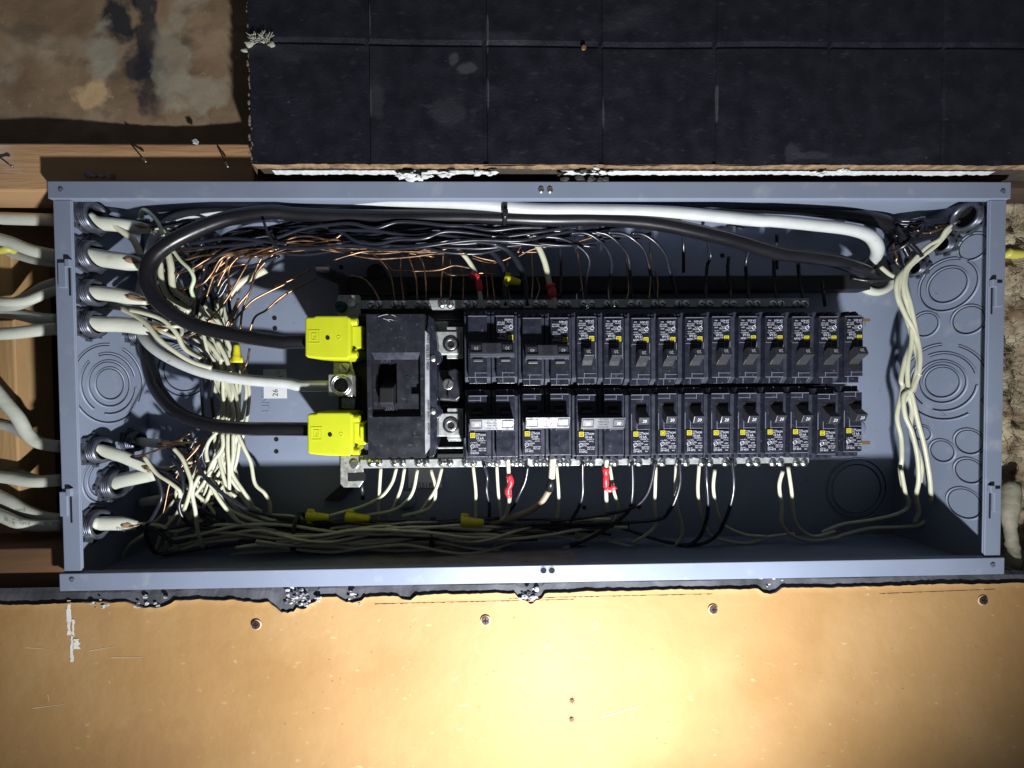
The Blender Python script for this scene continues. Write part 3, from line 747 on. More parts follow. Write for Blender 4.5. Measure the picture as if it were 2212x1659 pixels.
mm_.build('slot', M_HOLE, sc_)
# neutral lug with a round socket
lug = plate([(709, 809), (761, 809), (761, 857), (709, 856)], 34, 58, name='neutral_lug', bev=.001)
q = U(737, 832, 58.4)
MB().torus(q, (0, 1, 0), .0098, .0011, 30, 8).torus(q + Vector((0, -.0002, 0)), (0, 1, 0), .0078, .0009, 30, 8).build('thread', M_SCREW, lug, smooth=True)
MB().cyl(q + Vector((0, -.0003, 0)), (0, -1, 0), .0068, .0004, 24).build('socket', mat('socket_dark', (.12, .12, .10), .3, metal=1, var=.5, scale=200), lug)

# load side lugs right of the main breaker
def load_lug(polys, cu, cv):
    l = plate(polys[0], 40, 52, name='load_lug', bev=.0006, m_=M_BAR)
    plate(polys[1], 42, 54, name='clamp_block', bev=.0008, m_=M_BAR, parent=l)
    q = U(cu, cv, 54.5)
    MB().torus(q, (0, 1, 0), .0072, .0011, 28, 8, flat=.7).build('collar', M_BLK, l, smooth=True)
    MB().cyl(q, (0, -1, 0), .0060, .0015, 24, inner=.0034).build('set_screw', M_SCREW, l, bevel=.0004)
    MB().cyl(q, (0, -1, 0), .0034, .0003, 6).build('socket', M_HOLE, l)
load_lug([[(965, 706), (1001, 706), (1001, 775), (965, 775)], [(940, 716), (996, 716), (996, 766), (950, 766), (938, 745)]], 974, 743)
load_lug([[(966, 882), (1001, 882), (1001, 950), (966, 950)], [(944, 893), (996, 893), (996, 943), (944, 943)]], 974, 918)
for (x0, y0, x1, y1, hh) in [(938, 695, 968, 716, 40), (975, 698, 1000, 708, 38), (968, 950, 1002, 953, 46), (946, 966, 1000, 969, 40), (945, 690, 1000, 693, 38), (1000, 875, 944, 880, 38)]:
    a_, b_ = U(x0, y0, hh), U(x1, y1, hh); MB().box(a_.x, b_.x, a_.y, a_.y + .004, b_.z, a_.z).build('bus_strap', M_BAR if hh > 39 else M_BLK, pan, bevel=.0004)
blk = plate([(944, 800), (985, 800), (1001, 812), (1001, 858), (990, 868), (948, 866), (938, 850)], 34, 56, m_=M_BLK, name='bus_clamp', bev=.0025)
plate([(968, 800), (985, 796), (1001, 808), (1000, 855), (985, 866), (966, 862)], 50, 61, m_=M_BLK, name='clamp_cap', bev=.0015, parent=blk)
q = U(968, 830, 62); sc_ = MB().cyl(q, (0, -1, 0), .0054, .003, 24).build('screw', M_SCREW, blk, bevel=.0006)
mm_ = MB().box(-.0040, .0040, -.0002, .0002, -.0005, .0005); c45 = math.cos(R(70)); s45 = math.sin(R(70))
mm_.v = [Vector((q.x + a.x * c45 - a.z * s45, q.y - .0031 + a.y, q.z + a.x * s45 + a.z * c45)) for a in mm_.v]
mm_.build('slot', M_HOLE, sc_)
for (v, sgn) in ((692, 1), (957, -1)):
    a_ = U(1872, v - 4, 40); b_ = U(1880, v + 3, 40)
    MB().box(a_.x - .01, b_.x, a_.y, a_.y + .0012, b_.z, a_.z).build('bus_tab', M_BRASS, pan, bevel=.0004)
MB().box(U(1790, 834, 30).x, U(1858, 834, 30).x, BD - .028, BD - .026, U(1800, 838, 30).z, U(1800, 829, 30).z).build('bus_tab', M_PAINT, pan)

# ================================================================== MAIN BREAKER
mb = thing('main_breaker', 'large black 200 amp main breaker between the yellow covers and the branch breakers', 'circuit breaker', U(865, 835, 10))
HF = 80
def VP(u, v, h): q = U(u, v, h); return (q.x, q.z)
def vpoly(poly, h): return [VP(a, b, h) for a, b in poly]
HO, HB_ = 84, 78
ox0, oz1 = VP(802, 762, HO); ox1, oz0 = VP(909, 900, HO)
cx0, cz1 = VP(791, 679, HO); cx1, cz0 = VP(921, 987, HO)
y0_, y1_ = BD - HO * mm, BD - .03
m = MB().box(cx0, cx1, y0_, y1_, oz1, cz1).box(cx0, cx1, y0_, y1_, cz0, oz0).box(cx0, ox0, y0_, y1_, oz0, oz1).box(ox1, cx1, y0_, y1_, oz0, oz1)
m.build('case', M_BLK, mb)
hb = HB_
wx0, wz1 = VP(816, 785, hb); wx1, wz0 = VP(858, 868, hb)
fz1 = oz1 - .0062; fz0 = oz0 + .0045; yb, yt = BD - .05, BD - hb * mm
nx0, nz1 = VP(888, 829, hb); nz0 = VP(888, 851, hb)[1]
m = MB()
m.box(ox0, wx0, yb, yt, oz0, oz1).box(wx0, wx1, yb, yt, wz1, oz1).box(wx0, wx1, yb, yt, oz0, wz0)
m.box(wx1, nx0, yb, yt, oz0, oz1).box(nx0, ox1, yb, yt, nz1, oz1).box(nx0, ox1, yb, yt, oz0, nz0)
m.build('recess_floor', M_BLK, mb)
MB().add([(ox0, y0_, oz1), (ox1, y0_, oz1), (ox1 - .001, yt - .0001, fz1), (ox0 + .002, yt - .0001, fz1)], [(0, 3, 2, 1)]).build('chamfer', M_SHOULD, mb)  # lighter plastic on the upper slope, its lit look put into the colour
MB().add([(ox0, y0_, oz0), (ox1, y0_, oz0), (ox1 - .001, yt - .0001, fz0), (ox0 + .002, yt - .0001, fz0)], [(0, 1, 2, 3)]).build('chamfer', M_BLK2, mb)  # blacker plastic on the lower slope, its shade put into the colour
MB().box(wx0, wx1, BD - .0605, BD - .060, wz0, wz1).build('handle_well', M_HOLE, mb)
MB().box(nx0, ox1, BD - .0725, BD - .072, nz0, nz1).build('notch_floor', M_BLK, mb)
bx0, bz1 = ox0, oz1; bx1, bz0 = ox1, oz0
# handle
ha = VP(822, 842, 84); hbk = VP(852, 866, 84)
m = MB().prism([(BD - .062, ha[1] + .012), (BD - .088, ha[1] + .002), (BD - .090, hbk[1] - .002), (BD - .084, hbk[1] - .006), (BD - .062, hbk[1] + .004)], ha[0], hbk[0], 'x')
m.build('handle', M_BLK2, mb, bevel=.001)
MB().box(VP(826, 871, 85)[0], VP(856, 871, 85)[0], yt - .0008, yt - .0001, VP(826, 889, 85)[1], VP(826, 871, 85)[1]).build('rating_plate', M_BLK, mb, bevel=.0003)
MB().text('200', .0058, *VP(841, 887, 79), BD - .0790, align='c').text('I/ON', .0044, *VP(832, 783, 80), BD - .0784, align='c').build('embossed_lettering', mat('embossed_grey', (0.09, 0.09, 0.10), .4), mb)
for (u, v) in [(879, 815), (879, 870), (884, 783)]:
    MB().cyl(U(u, v, 78.1), (0, -1, 0), .0016, .0003, 12).build('pin_hole', M_HOLE, mb)
# rib and white printed strip
MB().prism(vpoly([(925, 679), (937, 690), (944, 740), (944, 960), (938, 987), (926, 987), (921, 720)], 74), BD - .03, BD - .074, 'y').build('side_flange', M_BREAK, mb, bevel=.0012)
stp = MB().prism(vpoly([(918, 714), (926, 722), (928, 950), (928, 968), (919, 982), (918, 960)], 85), BD - .079, BD - .0845, 'y').build('warning_strip', mat('strip_grey_white', (0.38, 0.39, 0.42), .5, var=.35, scale=120), mb)
qx, qz = VP(928, 806, 81.4)
m = MB(); m.text('VISIBLE RETIRER', .0034, qx, VP(927, 800, 81.4)[1], BD - .0848, rot=R(90)).text('REMOVE COVER AVANT', .0030, VP(929, 860, 81.4)[0], VP(929, 860, 81.4)[1] - .034, BD - .0848, rot=R(90)).text('DANGER', .0034, VP(928, 700, 81.4)[0], VP(928, 742, 81.4)[1], BD - .0848, rot=R(90))
m.build('lettering', M_INKD, stp)
for (u, v) in [(935, 774), (935, 888)]:
    q = U(u, v, 72); pl_ = MB().cyl(U(u + 5, v, 64) , (0, -1, 0), .0075, .009, 22).build('screw_boss', M_BREAK, mb, bevel=.001)
    MB().sphere(U(u, v, 74), .0036, 14, 8, (1, .5, 1)).build('rivet', M_SCREW, mb, smooth=True)
m = MB()
for (a0, b0, a1, b1) in [(817, 684, 838, 679), (828, 688, 842, 694), (846, 680, 855, 684), (838, 690, 850, 692)]:
    p_, q_ = U(a0, b0, 84.3), U(a1, b1, 84.3); m.tube([p_, p_.lerp(q_, .5) + Vector((0, 0, .0004)), q_], .0004, 5)
m.build('scuff', mat('scuff_grey', (0.30, 0.31, 0.33), .7), mb)
MB().cyl(U(789, 955, 50), (1, 0, 0), .008, .008, 20).build('side_peg', M_CONN, mb, bevel=.001)
for v in (700, 775):
    MB().cyl(U(790, v - 10, 50) - Vector((.006, 0, 0)), (1, 0, 0), .006, .010, 16).build('side_peg', M_BLK2, mb, bevel=.001)

# ================================================================== YELLOW LUG COVERS
def lug_cover(dv, du, lab, clipdrop):
    c = thing('lug_cover', lab, 'lug cover', U(715 + du, 730 + dv, 20), 'yellow lug covers')
    def P_(pl, h): return [VP(a + du, b + dv, h) for a, b in pl]
    H1 = 76
    body = [(658, 688), (661, 684), (676, 684), (682, 681), (748, 681), (757, 686), (757, 772), (748, 777), (700, 776), (668, 773), (661, 772), (658, 767)]
    MB().prism(P_(body, H1), BD - .034, BD - H1 * mm, 'y').build('shell', M_COVER, c, bevel=.0022, seg=3)
    m = MB()
    for (v0, v1) in ((687, 703), (759, 773)):
        q0 = U(756 + du, (v0 + v1) / 2 + dv, 70); m.cyl(q0, (1, 0, 0), .0038, .0075, 16)
    m.build('hinge_knuckle', M_COVER, c, smooth=False, bevel=.001)
    m = MB().prism(P_([(755, 704), (784, 704), (785, 752), (755, 752)], 68), BD - .040, BD - .068, 'y')
    if clipdrop: m.prism(P_([(772, 712), (784, 712), (788, 750), (772, 740)], 71), BD - .060, BD - .071, 'y')
    m.build('clip', M_COVER, c, bevel=.0012)
    # pressed square-and-D mark
    def rect(m, x0, z0, x1, z1, t, y):
        m.box(x0, x1, y - .0003, y + .0002, z1 - t, z1).box(x0, x1, y - .0003, y + .0002, z0, z0 + t)
        m.box(x0, x0 + t, y - .0003, y + .0002, z0 + t, z1 - t).box(x1 - t, x1, y - .0003, y + .0002, z0 + t, z1 - t)
    a_ = VP(667 + du, 744 + dv, H1); b_ = VP(691 + du, 713 + dv, H1); yy = BD - H1 * mm - .0001
    m = MB(); rect(m, a_[0], a_[1] + .001, b_[0], b_[1], .0009, yy)
    i = .0028; rect(m, a_[0] + i, a_[1] + .001 + i, b_[0] - i, b_[1] - i, .0007, yy)
    m.box(a_[0] + .0048, b_[0] - .0042, yy - .0003, yy + .0002, a_[1] + .0048, a_[1] + .0058)
    m.box(b_[0] - .0052, b_[0] - .0042, yy - .0003, yy + .0002, a_[1] + .0058, b_[1] - .0062)
    m.build('pressed_logo', M_ENG, c)
    MB().cyl(U(708 + du, 730 + dv, H1 + .3), (0, -1, 0), .0020, .0003, 14).build('probe_hole', M_HOLE, c)
    MB().torus(U(732 + du, 729 + dv, H1 + .1), (0, 1, 0), .0016, .00035, 16, 6).build('dimple', M_COVER, c, smooth=True)
    return c
lug_cover(0, 0, 'bright yellow plastic lug cover at the upper left corner of the main breaker', False)
lug_cover(209, 5, 'bright yellow plastic lug cover at the lower left corner of the main breaker', True)

# ================================================================== BRANCH BREAKERS
# local frame: x across, y toward the box back (0 = back panel), z up; s = distance outward = -z
def logo(m, mk, x, z, s, y):
    """yellow square frame with a D inside; (x,z) top-left corner"""
    t = s * .14
    m.box(x, x + s, y, y + .0003, z - t, z).box(x, x + s, y, y + .0003, z - s, z - s + t)
    m.box(x, x + t, y, y + .0003, z - s + t, z - t).box(x + s - t, x + s, y, y + .0003, z - s + t, z - t)
    a = x + s * .27; b = x + s * .73; c = z - s * .27; d = z - s * .73; t2 = s * .12
    m.box(a, a + t2, y, y + .0003, d, c); m.box(a + t2, b, y, y + .0003, c - t2, c); m.box(a + t2, b, y, y + .0003, d, d + t2); m.box(b - t2, b, y, y + .0003, d + t2, c - t2)
def label_part(root, x, code, single):
    yl = -.0866
    z0 = -.0415
    pl_ = MB().box(x - .0073, x + .0070, yl, -.0858, -.0612, -.0413).build('label_plate', M_LABEL, root, origin=(0, 0, 0))
    yt_ = yl - .0002
    m = MB(); logo(m, None, x - .0068, z0, .0045, yt_ - .0001); m.build('logo', M_YEL, pl_, origin=(0, 0, 0))
    m = MB()
    m.text('TYPE', .0018, x - .0016, z0 - .0017, yt_).text('SPC', .0018, x - .0016, z0 - .0034, yt_).text('HOM', .0028, x + .0020, z0 - .0030, yt_, sx=.82)
    m.text('10 kA', .0030, x - .0016, z0 - .0060, yt_).text('120/240 V~', .0019, x - .0004, z0 - .0078, yt_, sx=.9)
    m.text('c-w-AlCu', .0017, x - .0068, z0 - .0096, yt_).text('cw-Cu', .0017, x + .0025, z0 - .0096, yt_)
    m.torus((x - .0050, yt_, z0 - .0122), (0, 1, 0), .0017, .0003, 16, 4).text('UL', .0015, x - .0050, z0 - .0127, yt_, align='c')
    m.text('LISTED', .0019, x - .0028, z0 - .0119, yt_, sx=.9).text('CTL', .0019, x - .0028, z0 - .0137, yt_)
    if single: m.text('6509', .0017, x + .0035, z0 - .0128, yt_)
    m.text('R', .0018, x - .0066, z0 - .0155, yt_).text('HACR TYPE', .0018, x + .0008, z0 - .0152, yt_, sx=.75).text('SWD 15-30A', .0017, x + .0008, z0 - .0169, yt_, sx=.72)
    m.text('ISSUE NO.', .0015, x - .0068, z0 - .0172, yt_, sx=.85).text(code, .0026, x - .0068, z0 - .0195, yt_, sx=.85)
    if single: m.text('9822', .0014, x + .0040, z0 - .0192, yt_)
    m.build('lettering', M_INK, pl_, origin=(0, 0, 0))
def pole(root, x, wide, first=True):
    """one pole: shoulders, plateau, inner strip, outer end"""
    m = MB()
    hw = .01235
    prof = [(-.004, -.0015), (-.0745, -.0015), (-.0795, -.0075), (-.0795, -.0655), (-.070, -.0665), (-.062, -.0715), (-.018, -.0720), (-.004, -.060)]
    m.prism(prof, x - hw, x + hw, 'x')
    return m
def plateau(m, x, dx=0):
    m.box(x - .0088 + dx, x + .0088 + dx, -.0858, -.0790, -.0640, -.0068)
    m.box(x - .0086 + dx, x + .0082 + dx, -.0818, -.0740, -.0066, -.0012)
    return m
def details(m, x):
    e = -.0861
    m.box(x + .0022, x + .0026, e, -.0857, -.0120, -.0070); m.box(x - .0085, x + .0085, e, -.0857, -.0074, -.0068)
    m.box(x - .0085, x + .0022, e, -.0857, -.0113, -.0109); m.box(x + .0018, x + .0022, -.0822, -.0817, -.0066, -.0013)
    m.box(x - .0085, x - .0081, e, -.0857, -.0405, -.0250); m.box(x - .0030, x + .0085, e, -.0857, -.0398, -.0394)
    m.box(x - .0034, x - .0030, e, -.0857, -.0412, -.0330); m.box(x - .0086, x + .0086, e, -.0857, -.0640, -.0635)
    return m
def outer_end(m, x):
    for k in (-.0085, -.0015, .0065):
        m.box(x + k, x + k + .0035, -.0800, -.0650, -.0695, -.0640)
    m.prism([(-.078, -.0640), (-.078, -.0685), (-.060, -.0720), (-.060, -.0640)], x - .012, x - .0098, 'x')
    m.prism([(-.078, -.0640), (-.078, -.0685), (-.060, -.0720), (-.060, -.0640)], x + .0098, x + .012, 'x')
    return m
M_RIDGE = mat('highlight_ridge', (0.20, 0.21, 0.26), .4)  # pale tone paints edge highlights onto the thin mouldings of the black face
def handle_single(root, x):
    xs0, xs1 = x - .0048, x + .0048
    MB().box(xs0 - .0004, xs1 + .0004, -.0861, -.0856, -.0290, -.0150).build('handle_slot', M_HOLE, root, origin=(0, 0, 0))
    prof = [(-.0862, -.0185), (-.0900, -.0230), (-.0950, -.0265), (-.0962, -.0275), (-.0936, -.0342), (-.0905, -.0348), (-.0862, -.0310)]
    h_ = MB().prism(prof, xs0, xs1, 'x').build('handle', M_HANDLE, root, origin=(0, 0, 0), bevel=.0005)
    return h_
def single(name='circuit_breaker'):
    root = thing(name, 'x', 'circuit breaker', (0, 0, 0))
    b_ = pole(root, 0, False); b_.build('case', M_SHOULD, root, origin=(0, 0, 0), bevel=.0005)
    m = plateau(MB(), -.0003); m.build('raised_face', M_BREAK, root, origin=(0, 0, 0), bevel=.0004)
    details(MB(), -.0003).build('highlight_ridge', M_RIDGE, root, origin=(0, 0, 0))
    outer_end(MB(), 0).build('terminal_guard', M_SHOULD, root, origin=(0, 0, 0), bevel=.0003)
    h_ = handle_single(root, -.0002)
    MB().text('20', .0040, .0002, -.0324, -.0964, align='c').shear(-.0275, -.39).build('lettering', M_INK, h_, origin=(0, 0, 0))
    label_part(root, -.0003, 'DP-4075', True)
    MB().cyl((-.003, -.058, -.0665), (0, 0, -1), .0042, .003, 14).build('terminal_screw', M_SCREW, root, origin=(0, 0, 0))
    return root
def double(num, code, grey=False):
    root = thing('circuit_breaker', 'x', 'circuit breaker', (0, 0, 0))
    m = pole(root, -.0127, True); m2 = pole(root, .0127, True); m.add(m2.v, m2.f)
    m.build('case', M_SHOULD, root, origin=(0, 0, 0), bevel=.0005)
    for px_, dx_ in ((-.0127, -.0008), (.0127, 0)): plateau(MB(), px_, dx_).build('raised_face', M_BREAK, root, origin=(0, 0, 0), bevel=.0004)
    for px_ in (-.0127, .0127): details(MB(), px_).build('highlight_ridge', M_RIDGE, root, origin=(0, 0, 0))
    for px_ in (-.0127, .0127): outer_end(MB(), px_).build('terminal_guard', M_SHOULD, root, origin=(0, 0, 0), bevel=.0003)
    for x in (-.0127, .0127):
        MB().box(x - .0052, x + .0044, -.0862, -.0857, -.0235, -.0180).build('handle_slot', M_HOLE, root, origin=(0, 0, 0))
        MB().box(x - .0050, x + .0042, -.0885, -.0858, -.0240, -.0215).build('handle_stub', M_TIEBAR, root, origin=(0, 0, 0), bevel=.0006)
        MB().cyl((x - .003, -.058, -.0665), (0, 0, -1), .0042, .003, 14).build('terminal_screw', M_SCREW, root, origin=(0, 0, 0))
    # tie bar
    MB().prism([(-.0860, -.0250), (-.0900, -.0262), (-.0900, -.0370), (-.0860, -.0370)], -.0202, .0196, 'x').build('bar_base', M_SHOULD, root, origin=(0, 0, 0), bevel=.0005)
    TK = -.40
    tb_ = MB().prism([(-.0985, -.0275), (-.0902, -.0275), (-.0902, -.0383), (-.0942, -.0383)], -.0206, .0200, 'x')
    tbo = tb_.build('tie_bar', M_TIEBAR, root, origin=(0, 0, 0), bevel=.0006)
    y = -.0986
    m = MB()
    for x in (-.0144, .0138):
        x0, x1, z0, z1, t = x - .0052, x + .0052, -.0366, -.0292, .0006
        m.box(x0, x1, y - .0005, y, z1 - t, z1).box(x0, x1, y - .0005, y, z0, z0 + t).box(x0, x0 + t, y - .0005, y, z0 + t, z1 - t).box(x1 - t, x1, y - .0005, y, z0 + t, z1 - t)
    m.shear(-.0275, TK).build('window_frame', M_BLK2, tbo, origin=(0, 0, 0))
    m = MB()
    for x in (-.0144, .0138): m.text(num, .0042, x, -.0345, y - .0003, align='c')
    m.shear(-.0275, TK).build('lettering', M_INK, tbo, origin=(0, 0, 0))
    m = MB()
    for i, tt in enumerate(['ALL POLES', 'OPERATE AS', 'ONE UNIT', 'HANDLE TIE']):
        m.text(tt, .0020, -.0003, -.0300 - i * .0024, y - .0003, align='c', sx=.9)
    m.shear(-.0275, TK).build('embossed_lettering', M_BLK2, tbo, origin=(0, 0, 0))
    label_part(root, -.0134, code, False)
    return root
DS = single(); DD = {}
def xcol(k): return xb0 + .0012 + k * .0254          # k in inches from the left end
ords = ['first', 'second', 'third', 'fourth', 'fifth', 'sixth', 'seventh', 'eighth', 'ninth', 'tenth', 'last']
G1 = 'single pole breakers in the two rows'; G2 = 'double pole breakers in the two rows'
used = False
def place(proto, x, z, top, label, group, dy=0):
    global used
    if proto is DS and not used: o = proto; used = True
    else: o = copy_tree(proto) if proto is DS or proto.get('used') else proto
    proto['used'] = 1
    if 'used' in o: del o['used']
    o.location = (x, BD + random.uniform(-.0006, .0003), z); o.rotation_euler = (random.uniform(-.006, .006), (math.pi if top else 0) + random.uniform(-.005, .005), 0)
    tag(o, label, 'circuit breaker', group); return o
D30 = double('30', '0162422'); D40 = double('40', 'DP-4075'); D60 = double('60', 'DP-4075')
ZC = CZ
D30['used'] = 0
def place_d(proto, k, top, label, dz=0, fresh=False):
    o = copy_tree(proto) if fresh else proto
    for key in ('used',):
        if key in o: del o[key]
    o.location = (xcol(k + 1), BD, ZC + dz); o.rotation_euler = (0, math.pi if top else 0, 0)
    tag(o, label, 'circuit breaker', G2); return o
place_d(D30, 0, True, 'black double breaker marked 30 in the upper row, next to the main breaker', .0022)
place_d(D40, 2, True, 'black double breaker marked 40 in the upper row', 0)
place_d(D30, 0, False, 'black double breaker marked 30 in the lower row, next to the main breaker', -.001, True)
place_d(D60, 2, False, 'black double breaker marked 60 with a bright glare on its tie bar', 0)
place_d(D30, 4, False, 'black double breaker marked 30 in the lower row, right of the one marked 60', -.001, True)
for i in range(11):
    place(DS, xcol(4.5 + i), ZC + random.uniform(-.0004, .0004), True, f'black single breaker marked 20, {ords[i]} single from the left in the upper row', G1)
for i in range(9):
    nm = ords[i] if i < 8 else 'last'
    place(DS, xcol(6.5 + i), ZC - .001 - (.0016 if i == 7 else 0) + random.uniform(-.0004, .0004), False, f'black single breaker marked 20, {nm} single from the left in the lower row', G1)

# ================================================================== CABLES AND WIRES
random.seed(11)
def wire(name, spec, r, m_, label, cat, group=None, n=8, sub=6, flat=1.0, rad=None, jit=0, pts=None):
    P = pts if pts else path(spec)
    o = MB().tube(P, r, n, sub, rad, flat, jit=jit).build(name, m_, origin=P[0], smooth=True)
    return tag(o, label, cat, group)
# ---- heavy feeders
wire('feeder_cable', 'G 720 850 12, 650 800 30, 450 725 42, 200 690 50, 20 668 54; E 1300 560 60, 800 452 62, 400 418 62, 0 418 62; C 1700 408 60, 1350 400 58, 700 400 56, 200 385 58; a 2212 190 62, 1750 260 66, 1300 430 72, 990 620 78, 865 830 80, 890 1050 80, 1100 1290 78, 1500 1480 72; C 0 1318 62, 130 1322 60, 330 1322 58', .0068, M_CBLK,
     'thick black feeder cable that loops wide to the upper yellow lug cover', 'cable', n=16, sub=8)
wire('feeder_cable', 'G 870 560 14, 850 470 30, 700 410 38, 300 350 42; E 1700 330 44, 1000 305 44, 400 318 40; C 1800 330 36, 1000 350 26, 300 340 16; V 560 450 12, 450 474 10, 360 520 12, 318 620 14, 312 720 22; B 1120 0 34, 1190 150 42, 1320 280 50, 1520 360 54, 1800 395 56; D 0 397 56, 330 400 56', .0068, M_CBLK,
     'thick black feeder cable passing behind the wide loop to the lower yellow lug cover', 'cable', n=16, sub=8)
wire('neutral_cable', 'G 700 745 8, 740 700 25, 755 630 42, 700 545 54, 560 495 60, 300 462 64, 0 432 66; E 1500 425 66, 900 368 66, 300 352 66, 0 350 66; C 1800 338 66, 1500 305 66, 1100 287 62, 600 283 54, 150 300 50; A 1900 325 46, 1600 352 44, 1400 384 42, 1260 440 34, 1150 560 14, 1090 760 14, 1040 1000 20, 1040 1200 34, 1100 1330 44, 1250 1440 48, 1500 1545 48, 1800 1600 46, 2100 1625 46; D 180 80 46, 280 82 46, 420 82 46', .0057, M_CWHT,
     'thick white neutral cable with scuffed insulation', 'cable', n=16, sub=8)
# conduit hub in the back where feeders enter
q = U(1893, 590, 2); hb_ = MB().torus(q, (0, 1, 0), .0215, .0046, 36, 10, R(60), R(290)).build('bushing', M_NM, smooth=True)
tag(hb_, 'pale plastic bushing ring where the thick cables leave through the back of the box', 'bushing')
MB().cyl(q + Vector((0, -.0006, 0)), (0, -1, 0), .019, .0006, 30).build('opening', M_HOLE, hb_)

# ---- connectors on the left wall
CONN = []
def connector(u, v, r_, lab, side=-1, prot=.011, group='cable connectors with locknuts on the box wall'):
    X = XLi if side < 0 else XRi
    c = UX(u, v, X); ax = Vector((-side, 0, 0))
    CONN.append(((u, v), c, r_))
    t = thing('cable_connector', lab, 'cable connector', c, group)
    m = MB().cyl(c, ax, r_, .0032, 24, inner=r_ * .74)
    for k in range(8):
        a_ = k * math.pi / 4; d_ = Vector((0, math.cos(a_), math.sin(a_)))
        p_ = c + d_ * r_ * .99; m.box(p_.x - .0002 if side > 0 else p_.x, p_.x + ax.x * .0032, p_.y - .0022, p_.y + .0022, p_.z - .0022, p_.z + .0022)
    m.build('locknut', M_CONN, t, bevel=.0005)
    m = MB().cyl(c, ax, r_ * .80, prot, 26, inner=r_ * .62)
    for k in range(4): m.torus(c + ax * (prot * (.35 + .17 * k)), (1, 0, 0), r_ * .80, .0007, 26, 6)
    m.build('threaded_throat', M_CONN, t, smooth=True)
    MB().cyl(c + ax * .0006, ax, r_ * .62, .0004, 20).build('opening', M_HOLE, t)
    return t
TA = lambda x, y: (x * .293, 351 + y * .293); TB = lambda x, y: (x * .293, 810 + y * .293)
for (p_, r_, lb) in [(TA(640, 405), .0172, 'zinc locknut connector in the top left corner of the box'), (TA(640, 690), .0172, 'zinc locknut connector, second from the top on the left wall'), (TA(640, 960), .0152, 'zinc locknut connector, third from the top on the left wall'), (TA(640, 1190), .0148, 'zinc locknut connector, fourth from the top on the left wall'),
                     (TB(690, 552), .0150, 'zinc locknut connector just below the large left knockout'), (TB(955, 490), .0125, 'smaller zinc connector deep in the box behind the one below the knockout'), (TB(810, 800), .0172, 'zinc locknut connector with a printed white cable, second from the bottom on the left wall'), (TB(670, 1100), .0165, 'zinc locknut connector lowest on the left wall'),
                     (TA(970, 1270), .010, 'small zinc connector half hidden behind the fourth white cable')]:
    connector(*p_, r_, lb)
for (x, y, r_, lb) in [(1450, 400, .0160, 'dark open connector in the top right corner of the box'), (1280, 600, .0105, 'small dark connector below the top right one'), (1075, 775, .0100, 'small empty connector nearest the back on the right wall')]:
    connector(1674 + .293 * x, 351 + .293 * y, r_, lb, 1, .008)

NMENDS = []
# ---- white jacketed cables inside (oval)
def nm(spec, r, lab, grp='white jacketed cables entering through the left wall', m_=M_NM, prt=None, split=True):
    P = path(spec)
    t0, f0, f1 = spec.split()[0], float(spec.split()[1]), float(spec.split()[2])
    a0_, b0_, s0_ = TILE[t0]; pu, pv = a0_ + f0 * s0_, b0_ + f1 * s0_
    best = min(CONN, key=lambda k: (k[0][0] - pu) ** 2 + (k[0][1] - pv) ** 2)
    if math.hypot(best[0][0] - pu, best[0][1] - pv) < 30:
        h0 = (BD - best[1].y) * 1000; r = min(r * 1.05, best[2] * .55)
        pts_ = [[float(q) for q in p.split()] for p in spec[1:].split(',')]
        P = [T(t0, x, y, h + (h0 - h) * max(.25, 1 - .25 * i)) for i, (x, y, h) in enumerate(pts_)]
        P[0] = best[1] + Vector((.001, 0, 0))
    t = thing('jacketed_cable', lab, 'cable', P[0], grp)
    MB().tube(P, r, 12, 6, rad=lambda s: 1 - (.35 * max(0, (s - .72) / .28) ** 1.4 if split else 0), flat=.72).build('jacket', m_, t, smooth=True)
    if split:
        a_, b_ = P[-2], P[-1]; d_ = (b_ - a_)
        up = Vector((0, -r * .62, r * .15))
        MB().tube([a_ + d_ * .15 + up, a_ + d_ * .6 + up * 1.05, b_ + up * .8], r * .42, 7, 4, rad=lambda s: math.sin(math.pi * (.12 + .8 * s)), flat=.5, jit=.08).build('paper_filler', M_PAPER, t, smooth=True)
        MB().tube([a_ + d_ * .35 + up * 1.2, b_ + up, b_ + d_ * .35 + up * .4 + Vector((0, 0, random.uniform(-.003, .003)))], .0010, 6, 4).build('bare_core', M_COP, t, smooth=True)
    if split and t0 in 'AB' and P[0].x < -.40:
        NMENDS.append((P[-1].copy(), (P[-1] - P[-2]).normalized(), t0))
    if prt:
        i0 = P[1]; m = MB(); 
        for k, (txt, off) in enumerate(prt):
            q_ = P[0].lerp(P[-1], off); dx_ = (P[-1] - P[0]); an = math.atan2(dx_.z, dx_.x)
            m.text(txt, .0042, q_.x, q_.z - r * .45, q_.y - r * .74, rot=an)
        m.build('lettering', mat('jacket_print', (.12, .12, .12), .6), t)
    return t
nm('A 640 435 50, 720 445 52, 850 460 52, 1000 478 48, 1110 490 44', .0060, 'white jacketed cable from the top left connector')
nm('A 640 700 50, 740 705 54, 900 728 54, 1060 752 50', .0080, 'wide white jacketed cable from the second left connector')
nm('A 640 962 50, 760 965 54, 900 985 54, 1090 1030 50', .0066, 'white jacketed cable from the third left connector')
nm('A 760 1040 46, 900 1060 48, 1010 1090 46, 1130 1130 42', .0048, 'grey shaded jacketed cable between the third and fourth connectors', m_=M_NMG)
nm('A 640 1190 50, 740 1192 54, 900 1195 54, 1060 1215 54, 1240 1235 52', .0072, 'white jacketed cable from the fourth left connector, split open with tan filler')
nm('B 690 548 50, 760 560 54, 900 600 55, 1050 665 54, 1170 715 52', .0058, 'white jacketed cable bending down from the connector below the knockout')
nm('B 950 490 20, 1030 492 26, 1150 505 28, 1290 520 28', .0046, 'short white jacketed cable deep in the box')
